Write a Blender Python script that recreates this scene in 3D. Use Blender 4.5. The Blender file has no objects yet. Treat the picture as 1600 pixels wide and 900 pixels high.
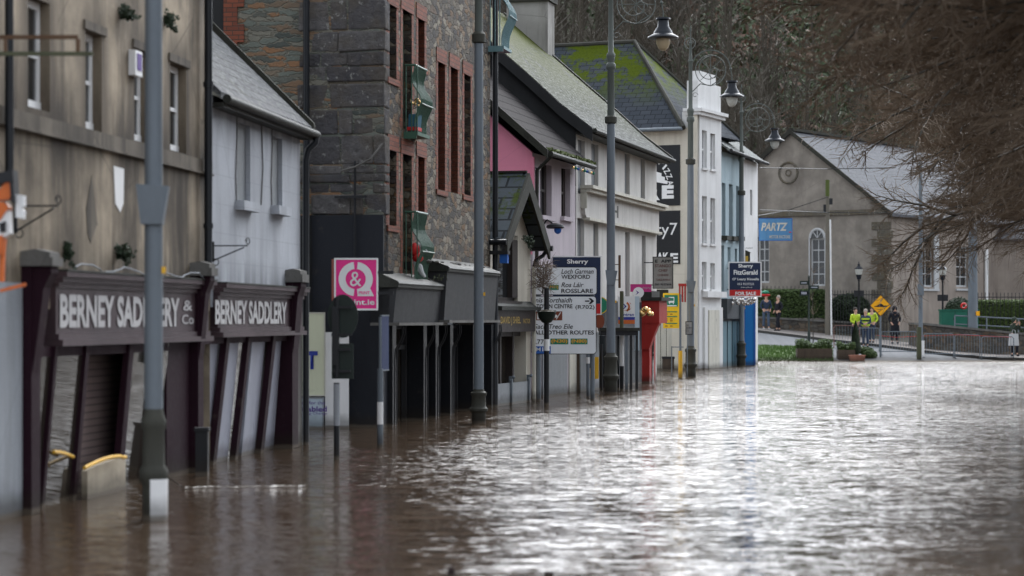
import bpy, math, random
from mathutils import Vector, Matrix
R = math.radians
rnd = random.Random(11)
FP, CX, HY, H = 3555.6, 800.0, 500.0, 1.8      # focal length in photo pixels, principal column, horizon row, eye height over the flood
SC = bpy.context.scene
COL = SC.collection

# ------------------------------------------------------------------ geometry helpers
def W(px, py, Y):
    return Vector(((px - CX) / FP * Y, Y, H + (HY - py) / FP * Y))

class MB:
    def __init__(s): s.v = []; s.f = []
    def add(s, vs, fs):
        o = len(s.v); s.v += [tuple(v) for v in vs]; s.f += [tuple(i + o for i in f) for f in fs]; return s
    def box(s, x0, x1, y0, y1, z0, z1):
        return s.hexa([(x0,y0,z0),(x1,y0,z0),(x1,y1,z0),(x0,y1,z0),(x0,y0,z1),(x1,y0,z1),(x1,y1,z1),(x0,y1,z1)])
    def hexa(s, p):
        return s.add(p, [(0,3,2,1),(4,5,6,7),(0,1,5,4),(1,2,6,5),(2,3,7,6),(3,0,4,7)])
    def poly(s, pts): return s.add(pts, [tuple(range(len(pts)))])
    def extr(s, pts, vec):
        vec = Vector(vec); n = len(pts); a = [Vector(p) for p in pts]; b = [p + vec for p in a]
        return s.add(a + b, [tuple(range(n))[::-1], tuple(range(n, 2*n))] + [(i, (i+1) % n, n + (i+1) % n, n + i) for i in range(n)])
    def tube(s, pts, r, n=8, caps=True):
        pts = [Vector(p) for p in pts]; m = len(pts); rs = r if isinstance(r, (list, tuple)) else [r]*m
        vs = []; fs = []
        prev = None
        for i, p in enumerate(pts):
            d = (pts[min(i+1, m-1)] - pts[max(i-1, 0)])
            if d.length < 1e-9: d = Vector((0,0,1))
            d.normalize()
            if prev is None:
                a = Vector((0,0,1)) if abs(d.z) < .9 else Vector((1,0,0))
                u = d.cross(a).normalized()
            else:
                u = (prev - d * prev.dot(d)); u = u.normalized() if u.length > 1e-6 else d.orthogonal().normalized()
            prev = u; w = d.cross(u)
            for k in range(n):
                t = 2*math.pi*k/n; vs.append(p + (u*math.cos(t) + w*math.sin(t))*rs[i])
        for i in range(m-1):
            for k in range(n):
                a = i*n + k; b = i*n + (k+1) % n; fs.append((a, b, b+n, a+n))
        if caps: fs.append(tuple(range(n))[::-1]); fs.append(tuple(range((m-1)*n, m*n)))
        return s.add(vs, fs)
    def cyl(s, p0, p1, r0, r1=None, n=12): return s.tube([p0, p1], [r0, r0 if r1 is None else r1], n)
    def lathe(s, c, prof, n=16, axis='z'):
        vs = []; fs = []; m = len(prof)
        for r, z in prof:
            for k in range(n):
                t = 2*math.pi*k/n; x, y = r*math.cos(t), r*math.sin(t)
                vs.append((c[0]+x, c[1]+y, c[2]+z) if axis == 'z' else (c[0]+x, c[1]+z, c[2]+y))
        for i in range(m-1):
            for k in range(n):
                a = i*n+k; b = i*n+(k+1) % n; fs.append((a, b, b+n, a+n))
        fs.append(tuple(range(n))[::-1]); fs.append(tuple(range((m-1)*n, m*n)))
        return s.add(vs, fs)
    def ball(s, c, r, sc=(1,1,1), n=10):
        pr = [(max(.02, math.sin(math.pi*i/n))*r, -math.cos(math.pi*i/n)*r) for i in range(n+1)]
        o = len(s.v); s.lathe((0,0,0), pr, n+4)
        s.v[o:] = [(c[0]+x*sc[0], c[1]+y*sc[1], c[2]+z*sc[2]) for x, y, z in s.v[o:]]
        return s
    def wall(s, s0, s1, z0, z1, ops, depth=.15, fn=lambda u, w, z: (u, w, z), y=0):
        us = sorted({s0, s1, *[min(max(o[i], s0), s1) for o in ops for i in (0, 1)]})
        zs = sorted({z0, z1, *[min(max(o[i], z0), z1) for o in ops for i in (2, 3)]})
        for i in range(len(us)-1):
            for j in range(len(zs)-1):
                uc, zc = (us[i]+us[i+1])/2, (zs[j]+zs[j+1])/2
                if any(o[0] < uc < o[1] and o[2] < zc < o[3] for o in ops): continue
                s.poly([fn(us[i], y, zs[j]), fn(us[i+1], y, zs[j]), fn(us[i+1], y, zs[j+1]), fn(us[i], y, zs[j+1])])
        for o in ops:
            a, b, c, d = o[:4]; q = y + depth
            s.poly([fn(a,y,c), fn(a,q,c), fn(a,q,d), fn(a,y,d)]); s.poly([fn(b,y,c), fn(b,q,c), fn(b,q,d), fn(b,y,d)])
            s.poly([fn(a,y,c), fn(b,y,c), fn(b,q,c), fn(a,q,c)]); s.poly([fn(a,y,d), fn(b,y,d), fn(b,q,d), fn(a,q,d)])
        return s
    def build(s, name, mat, parent=None, smooth=False, label=None):
        me = bpy.data.meshes.new(name); me.from_pydata(s.v, [], s.f); me.update()
        if mat: me.materials.append(MAT(mat) if isinstance(mat, str) else mat)
        if smooth:
            me.polygons.foreach_set('use_smooth', [True]*len(me.polygons))
            try: me.set_sharp_from_angle(angle=R(40))
            except Exception: pass
        o = bpy.data.objects.new(name, me); COL.objects.link(o)
        if parent is not None: o.parent = parent
        if label: o['label'] = label
        return o

def tag(o, label=None, cat=None, group=None, kind=None):
    if label: o['label'] = label
    if cat: o['category'] = cat
    if group: o['group'] = group
    if kind: o['kind'] = kind
    return o
def thing(name, label, cat, loc=(0,0,0), rz=0, group=None):
    o = bpy.data.objects.new(name, None); COL.objects.link(o); o.empty_display_size = .2
    o.location = loc; o.rotation_euler = (0, 0, rz)
    return tag(o, label, cat, group)
def copy_tree(o, parent=None):
    c = o.copy(); COL.objects.link(c); c.parent = parent
    for ch in [x for x in o.children]: copy_tree(ch, c)
    return c

class Frame:
    """A street front: local x runs along the front away from the eye, y goes into the building, z up from the flood."""
    def __init__(s, px, py, vp):
        Y = H*FP/(py-HY); s.o = Vector(((px-CX)/FP*Y, Y)); d = Vector(((vp-CX)/FP, 1)).normalized()
        s.d = d; s.m = Vector((-d.y, d.x)); s.rz = math.atan2(d.y, d.x)
    def sz(s, px, py, off=0):
        t = (px-CX)/FP; p = s.o + s.m*off
        k = (t*p.y - p.x)/(s.d.x - t*s.d.y); Y = p.y + k*s.d.y
        return k, H + (HY-py)/FP*Y
    def yz(s, px, py, at=0):
        t = (px-CX)/FP; p = s.o + s.d*at
        k = (t*p.y - p.x)/(s.m.x - t*s.m.y); Y = p.y + k*s.m.y
        return k, H + (HY-py)/FP*Y
    def rect(s, x0, y0, x1, y1, off=0):
        a, zt = s.sz(x0, y0, off); _, zb = s.sz(x0, y1, off); b, _ = s.sz(x1, y0, off); return a, b, zb, zt
    def root(s, name, label, cat): return thing(name, label, cat, (s.o.x, s.o.y, 0), s.rz)

def text(name, body, c, w, h, mat, parent, rt=(1,0,0), up=(0,0,1), shear=0, bold=0, space=1, rot=0):
    cu = bpy.data.curves.new('lettering', 'FONT'); cu.body = body; cu.size = 1; cu.shear = shear; cu.offset = bold
    cu.space_character = space; cu.resolution_u = 3; cu.space_line = .9
    ob = bpy.data.objects.new('lettering_tmp', cu); COL.objects.link(ob); bpy.context.view_layer.update()
    me = bpy.data.meshes.new_from_object(ob.evaluated_get(bpy.context.evaluated_depsgraph_get()))
    bpy.data.objects.remove(ob); bpy.data.curves.remove(cu)
    xs = [v.co.x for v in me.vertices]; ys = [v.co.y for v in me.vertices]
    if not xs: return None
    x0, x1, y0, y1 = min(xs), max(xs), min(ys), max(ys)
    kx = w/(x1-x0); ky = kx if h is None else h/(y1-y0)
    rt = Vector(rt); up = Vector(up); c = Vector(c)
    cr, sr = math.cos(rot), math.sin(rot)
    for v in me.vertices:
        a, b = (v.co.x-(x0+x1)/2)*kx, (v.co.y-(y0+y1)/2)*ky
        v.co = c + rt*(a*cr-b*sr) + up*(a*sr+b*cr)
    me.materials.clear(); me.materials.append(MAT(mat)); me.name = name
    o = bpy.data.objects.new(name, me); COL.objects.link(o)
    if parent is not None: o.parent = parent
    return o

# ------------------------------------------------------------------ materials
class NT:
    def __init__(s, name):
        s.mat = bpy.data.materials.new(name); s.mat.use_nodes = True; s.nt = s.mat.node_tree
        s.nt.nodes.clear(); s.out = s.n('ShaderNodeOutputMaterial'); s.b = s.n('ShaderNodeBsdfPrincipled')
        s.nt.links.new(s.b.outputs[0], s.out.inputs[0])
    def n(s, typ, ins=None, **kw):
        nd = s.nt.nodes.new(typ)
        for k, v in kw.items(): setattr(nd, k, v)
        for k, v in (ins or {}).items(): s.set(nd.inputs[k], v)
        return nd
    def set(s, sock, v):
        if isinstance(v, bpy.types.NodeSocket): s.nt.links.new(v, sock)
        elif isinstance(v, (tuple, list)) and len(v) == 3 and sock.type == 'RGBA': sock.default_value = (*v, 1)
        else: sock.default_value = v
    def mix(s, f, a, b, blend='MIX'):
        m = s.n('ShaderNodeMix', data_type='RGBA', blend_type=blend); s.set(m.inputs[0], f); s.set(m.inputs[6], a); s.set(m.inputs[7], b)
        return m.outputs[2]
    def m(s, op, a, b=0.0, clamp=False):
        q = s.n('ShaderNodeMath', operation=op, use_clamp=clamp); s.set(q.inputs[0], a); s.set(q.inputs[1], b); return q.outputs[0]
    def ramp(s, f, lo, hi):
        q = s.n('ShaderNodeMapRange'); s.set(q.inputs[0], f); q.inputs[1].default_value = lo; q.inputs[2].default_value = hi
        return q.outputs[0]
    def noise(s, vec, scale=1., detail=4., rough=.55, dist=0.):
        q = s.n('ShaderNodeTexNoise', {'Scale': scale, 'Detail': detail, 'Roughness': rough, 'Distortion': dist})
        if vec is not None: s.set(q.inputs['Vector'], vec)
        return q.outputs['Fac']
    def scale(s, vec, x, y, z=1.):
        return s.n('ShaderNodeMapping', {'Vector': vec, 'Scale': (x, y, z)}).outputs[0]
    def coords(s):
        tc = s.n('ShaderNodeTexCoord'); sn = s.n('ShaderNodeSeparateXYZ', {0: tc.outputs['Normal']}); so = s.n('ShaderNodeSeparateXYZ', {0: tc.outputs['Object']})
        f = s.m('GREATER_THAN', s.m('ABSOLUTE', sn.outputs[0]), .55)
        u = s.m('ADD', s.m('MULTIPLY', so.outputs[0], s.m('SUBTRACT', 1., f)), s.m('MULTIPLY', so.outputs[1], f))
        s.z = so.outputs[2]
        return s.n('ShaderNodeCombineXYZ', {0: u, 1: so.outputs[2], 2: 0.}).outputs[0]
    def bump(s, h, strength=.5, dist=.02):
        b = s.n('ShaderNodeBump', {'Height': h, 'Strength': strength, 'Distance': dist}); s.set(s.b.inputs['Normal'], b.outputs[0])
    def fin(s, col, rough=.8, metal=0., spec=.4, band=True):
        if band:
            g = s.n('ShaderNodeNewGeometry').outputs['Position']; z = s.n('ShaderNodeSeparateXYZ', {0: g}).outputs[2]
            nz = s.noise(g, 3., 3); f = s.ramp(s.m('ADD', z, s.m('MULTIPLY', nz, -.22)), .14, .0)
            f2 = s.m('MULTIPLY', s.ramp(s.m('ADD', z, s.m('MULTIPLY', nz, -.06)), .035, .0), .8)
            col = s.mix(s.m('MULTIPLY', f, .55), col, (.02,.015,.011)); col = s.mix(f2, col, (.10,.08,.06))
        s.set(s.b.inputs['Base Color'], col); s.set(s.b.inputs['Roughness'], rough); s.b.inputs['Metallic'].default_value = metal
        s.b.inputs['Specular IOR Level'].default_value = spec
        return s.mat
def mul(c, k): return tuple(x*k for x in c)

def m_render(name, col, dark, grime=.7, blot=.5, bump=.35, wet=True, rough=.85, bands=(), spec=.25, sf=(2.6,.22), halos=(), joints=None):
    t = NT(name); uv = t.coords()
    st = t.noise(t.scale(uv, sf[0], sf[1]), 1., 5, .6, .3); bl = t.noise(uv, .9, 5, .6); fi = t.noise(uv, 26., 3, .6)
    c = t.mix(t.m('MULTIPLY', t.ramp(st, .47, .64), grime), col, dark)
    c = t.mix(t.m('MULTIPLY', t.ramp(bl, .35, .75), blot), c, mul(dark, .9))
    c = t.mix(t.m('MULTIPLY', t.ramp(bl, .5, .2), blot*.35), c, mul(col, 1.25))
    c = t.mix(t.m('MULTIPLY', fi, .22), c, mul(dark, .7))
    st2 = t.noise(t.scale(uv, 5.5, .12), 1., 3, .5)
    c = t.mix(t.m('MULTIPLY', t.m('MULTIPLY', t.ramp(st2, .6, .72), t.ramp(bl, .42, .6)), grime*.3), c, dark)
    for (zc, up, dn) in bands:
        d = t.m('SUBTRACT', t.z, zc); q = t.m('ADD', t.ramp(d, up, 0.), 0.); q2 = t.ramp(d, -dn, 0.)
        f = t.m('MULTIPLY', t.m('MULTIPLY', q, q2), t.ramp(t.m('ADD', t.m('MULTIPLY', st, .6), t.m('MULTIPLY', st2, .5)), .38, .62))
        c = t.mix(t.m('MULTIPLY', f, .95), c, mul(dark, .7))
    if halos:
        su = t.n('ShaderNodeSeparateXYZ', {0: uv})
        for (a, b, z0, z1) in halos:
            dx = t.m('MAXIMUM', t.m('SUBTRACT', t.m('ABSOLUTE', t.m('SUBTRACT', su.outputs[0], (a+b)/2)), (b-a)/2), 0.); dz = t.m('MAXIMUM', t.m('SUBTRACT', t.m('ABSOLUTE', t.m('SUBTRACT', su.outputs[1], (z0+z1)/2)), (z1-z0)/2), 0.)
            f = t.ramp(t.m('ADD', t.m('ADD', dx, t.m('MULTIPLY', dz, .7)), t.m('MULTIPLY', t.m('SUBTRACT', bl, .5), .8)), .30, .02); c = t.mix(t.m('MULTIPLY', f, .75), c, dark)
    if joints:
        bt = t.n('ShaderNodeTexBrick', {'Vector': uv, 'Scale': 1., 'Mortar Size': .010, 'Mortar Smooth': .5, 'Brick Width': joints[0], 'Row Height': joints[1]}); c = t.mix(t.m('MULTIPLY', bt.outputs['Fac'], .28), c, dark)
    cr = t.n('ShaderNodeTexVoronoi', {'Vector': t.scale(uv, .8, .5), 'Scale': 1.}, feature='DISTANCE_TO_EDGE')
    crk = t.m('MULTIPLY', t.ramp(t.m('ADD', cr.outputs['Distance'], t.m('MULTIPLY', bl, .02)), .0165, .011), .35*min(1, grime*1.2))
    c = t.mix(crk, c, mul(dark, .5))
    if wet:
        w = t.ramp(t.m('ADD', t.z, t.m('MULTIPLY', bl, -.5)), .12, -.25)
        c = t.mix(t.m('MULTIPLY', w, .55), c, mul(dark, .4))
    t.bump(t.m('ADD', fi, t.m('MULTIPLY', bl, 2.)), bump, .01)
    return t.fin(c, rough, 0, spec)
def m_paint(name, col, rough=.5, dirt=.35, metal=0., spec=.3, bump=.05):
    t = NT(name); tc = t.n('ShaderNodeTexCoord').outputs['Object']
    a = t.noise(t.scale(tc, 5, 5, .8), 1., 5, .6); b = t.noise(tc, 14., 4, .6)
    c = t.mix(t.m('MULTIPLY', t.ramp(a, .42, .75), dirt), col, mul(col, .45))
    c = t.mix(t.m('MULTIPLY', t.ramp(b, .55, .8), dirt*.6), c, tuple(x*.5+.04 for x in col))
    sp = t.noise(tc, 3.2, 6, .75); c = t.mix(t.m('MULTIPLY', t.ramp(sp, .62, .68), dirt*.7), c, (.09,.075,.055))
    t.bump(b, bump, .01)
    return t.fin(c, t.m('ADD', rough-.1, t.m('MULTIPLY', b, .25)), metal, spec)
def m_brick(name, c1, c2, mort, bw, rh, ms, dist=.02, bump=.5, var=.5, rough=.85, vs=1.):
    t = NT(name); uv = t.coords(); uv = t.scale(uv, 1, vs)
    nz = t.n('ShaderNodeTexNoise', {'Vector': uv, 'Scale': 2.5, 'Detail': 3.}).outputs['Color']
    uv2 = t.n('ShaderNodeVectorMath', {0: uv, 1: t.n('ShaderNodeVectorMath', {0: nz, 1: (dist, dist, 0)}, operation='MULTIPLY').outputs[0]}, operation='ADD').outputs[0]
    b = t.n('ShaderNodeTexBrick', {'Vector': uv2, 'Color1': c1, 'Color2': c2, 'Mortar': mort, 'Scale': 1., 'Mortar Size': ms, 'Mortar Smooth': .3, 'Bias': 0., 'Brick Width': bw, 'Row Height': rh})
    n1 = t.noise(uv, 1.3, 5); n2 = t.noise(uv, 18., 4, .65)
    c = t.mix(t.m('MULTIPLY', t.ramp(n1, .35, .7), var), b.outputs[0], mul(c1, .45))
    c = t.mix(t.m('MULTIPLY', n2, .3), c, mul(c2, .5))
    t.bump(t.m('SUBTRACT', t.m('MULTIPLY', n2, .3), b.outputs['Fac']), bump, .015)
    return t.fin(c, rough)
def m_rubble(name, cols, mort, sx, sy, bump=.8):
    t = NT(name); uv = t.coords()
    nz = t.n('ShaderNodeTexNoise', {'Vector': uv, 'Scale': 3., 'Detail': 3.}).outputs['Color']
    uv2 = t.n('ShaderNodeVectorMath', {0: t.scale(uv, sx, sy), 1: t.n('ShaderNodeVectorMath', {0: nz, 1: (1.1, .9, 0)}, operation='MULTIPLY').outputs[0]}, operation='ADD').outputs[0]
    uv2 = t.n('ShaderNodeVectorMath', {0: uv2, 1: t.n('ShaderNodeVectorMath', {0: t.n('ShaderNodeTexNoise', {'Vector': uv, 'Scale': 11., 'Detail': 3.}).outputs['Color'], 1: (1.1, .9, 0)}, operation='MULTIPLY').outputs[0]}, operation='ADD').outputs[0]
    v1 = t.n('ShaderNodeTexVoronoi', {'Vector': uv2, 'Scale': 1., 'Randomness': .95}, voronoi_dimensions='2D')
    v2 = t.n('ShaderNodeTexVoronoi', {'Vector': uv2, 'Scale': 1., 'Randomness': .95}, voronoi_dimensions='2D', feature='DISTANCE_TO_EDGE')
    cr = t.n('ShaderNodeValToRGB'); t.set(cr.inputs[0], t.n('ShaderNodeSeparateColor', {0: v1.outputs['Color']}).outputs[0])
    el = cr.color_ramp.elements
    for i, c in enumerate(cols):
        e = el[i] if i < 2 else el.new(.5)
        e.position = (i+.5)/len(cols) if i else 0
    for i, c in enumerate(cols): el[i].position = i/len(cols); el[i].color = (*c, 1)
    cr.color_ramp.interpolation = 'LINEAR'
    n1 = t.noise(uv, .8, 5); n2 = t.noise(uv, 22., 5, .7); e = t.ramp(v2.outputs['Distance'], .0, .11)
    c = t.mix(t.m('MULTIPLY', n2, .35), cr.outputs[0], mul(cols[0], .35))
    c = t.mix(e, mort, c)
    c = t.mix(t.m('MULTIPLY', t.ramp(n1, .45, .75), .45), c, mul(cols[0], .5))
    c = t.mix(t.m('MULTIPLY', t.ramp(t.noise(uv, 6., 3), .68, .76), .5), c, (.26, .27, .24))
    t.bump(t.m('ADD', t.m('MULTIPLY', e, 1.5), n2), bump, .03)
    return t.fin(c, .85)
def m_slate(name, c1, c2, gap, bw, rh, moss=0., mosscol=(.09, .12, .012), flecks=0., vs=1.4, rough=.5, thr=.55, zlo=None, ms=.014):
    t = NT(name); uv = t.coords(); uv = t.scale(uv, 1, vs)
    b = t.n('ShaderNodeTexBrick', {'Vector': uv, 'Color1': c1, 'Color2': c2, 'Mortar': gap, 'Scale': 1., 'Mortar Size': ms, 'Mortar Smooth': .2, 'Bias': 0., 'Brick Width': bw, 'Row Height': rh})
    n1 = t.noise(uv, 1.1, 6, .65); n2 = t.noise(uv, 9., 5, .7); n3 = t.noise(t.scale(uv, 3, 7), 1.6, 4, .7)
    c = t.mix(t.m('MULTIPLY', n2, .5), b.outputs[0], mul(c1, .4))
    if flecks: c = t.mix(t.m('MULTIPLY', t.ramp(n3, .50, .58), flecks), c, (.21, .22, .21))  # pale flecks mixed over the slates
    if moss:
        f = t.ramp(t.m('ADD', t.m('MULTIPLY', n1, .8), t.m('MULTIPLY', n2, .3)), thr, thr+.08)
        if zlo: f = t.m('MULTIPLY', f, t.ramp(t.z, zlo[0], zlo[1]))
        mc = t.mix(n2, mul(mosscol, .5), mul(mosscol, 1.6))
        c = t.mix(t.m('MULTIPLY', f, moss), c, mc)
    t.bump(t.m('SUBTRACT', t.m('MULTIPLY', n2, .5), b.outputs['Fac']), .6, .015)
    return t.fin(c, rough+.35, 0, .05)
def m_island(name, c1, c2, rough=.9, bump=1.):
    t = NT(name); r = t.n('ShaderNodeNewGeometry').outputs['Random Per Island']; uv = t.coords(); n = t.noise(uv, 7., 8, .75); n0 = t.noise(uv, 1.6, 5, .6)
    c = t.mix(r, c1, c2); c = t.mix(t.m('MULTIPLY', t.ramp(n, .35, .7), .65), c, mul(c1, .35)); c = t.mix(t.m('MULTIPLY', t.ramp(n0, .45, .62), .5), c, (c2[0]*.75, c2[1]*.66, c2[2]*.5))
    c = t.mix(t.m('MULTIPLY', t.ramp(t.noise(uv, 6., 4, .7), .60, .66), .75), c, (.36, .36, .34))
    t.bump(t.m('ADD', t.m('MULTIPLY', n, 1.6), n0), bump, .06); return t.fin(c, rough, 0, .15)
def m_leaf(name, c1, c2, rough=.7):
    t = NT(name); r = t.n('ShaderNodeNewGeometry').outputs['Random Per Island']
    n = t.noise(t.n('ShaderNodeTexCoord').outputs['Object'], .25, 3)
    return t.fin(t.mix(t.ramp(n, .35, .65), t.mix(r, c1, c2), t.mix(r, mul(c2, .6), mul(c1, .8))), rough)
def m_glass(name, col=(.02, .022, .024), rough=.06):
    t = NT(name); n = t.noise(t.n('ShaderNodeTexCoord').outputs['Object'], 1.2, 3); t.bump(n, .08, .02); return t.fin(col, rough, 0, .6)
def m_water():
    t = NT('flood_water'); g = t.n('ShaderNodeNewGeometry').outputs['Position']
    patch = t.noise(t.scale(g, .20, .045, 1), 1., 3, .5)                # long patches of calmer and rougher water
    patch2 = t.noise(t.scale(g, .8, .22, 1), 1., 3, .5)
    def slopes(sx, sy, k, det):
        q = t.n('ShaderNodeTexNoise', {'Vector': t.scale(g, sx, sy, 1), 'Scale': 1., 'Detail': det, 'Roughness': .6})
        a = t.n('ShaderNodeVectorMath', {0: q.outputs['Color'], 1: (.5, .5, .5)}, operation='SUBTRACT').outputs[0]
        return t.n('ShaderNodeVectorMath', {0: a, 1: (k*.8, k, 0)}, operation='MULTIPLY').outputs[0]
    A = t.n('ShaderNodeVectorMath', {0: slopes(1.15, 10., WAVE*.72, 4.), 1: slopes(5.5, 36., WAVE*1.05, 1.)}, operation='ADD').outputs[0]
    amp = t.m('ADD', .5, t.m('MULTIPLY', t.ramp(patch, .34, .56), t.m('ADD', .5, t.m('MULTIPLY', t.ramp(patch2, .35, .65), .6))))
    xyz = t.n('ShaderNodeSeparateXYZ', {0: g}); d = t.m('ADD', t.m('SUBTRACT', xyz.outputs[0], t.m('MULTIPLY', xyz.outputs[1], .127)), t.m('ADD', 7.2, t.m('MULTIPLY', patch2, 2.)))
    lee = t.m('ADD', .30, t.m('MULTIPLY', t.ramp(d, 1.6, 5.2), .70))                       # calmer in the lee of the house fronts
    lee2 = t.m('ADD', .26, t.m('MULTIPLY', t.ramp(t.m('ADD', xyz.outputs[1], t.m('MULTIPLY', patch2, 6.)), 24., 31.), .74))
    amp = t.m('MULTIPLY', amp, t.m('MULTIPLY', lee, lee2))
    sc = t.n('ShaderNodeVectorMath', {0: A}, operation='SCALE'); t.set(sc.inputs['Scale'], amp)
    nn = t.n('ShaderNodeVectorMath', {0: sc.outputs[0], 1: (0, 0, 1)}, operation='ADD').outputs[0]
    nn = t.n('ShaderNodeVectorMath', {0: nn}, operation='NORMALIZE').outputs[0]; t.set(t.b.inputs['Normal'], nn)
    col = t.mix(t.ramp(patch2, .3, .7), (.072, .048, .031), (.05, .034, .023))
    t.b.inputs['IOR'].default_value = 1.333
    return t.fin(col, .05, 0, .5, False)
WAVE = 2.5
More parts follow.
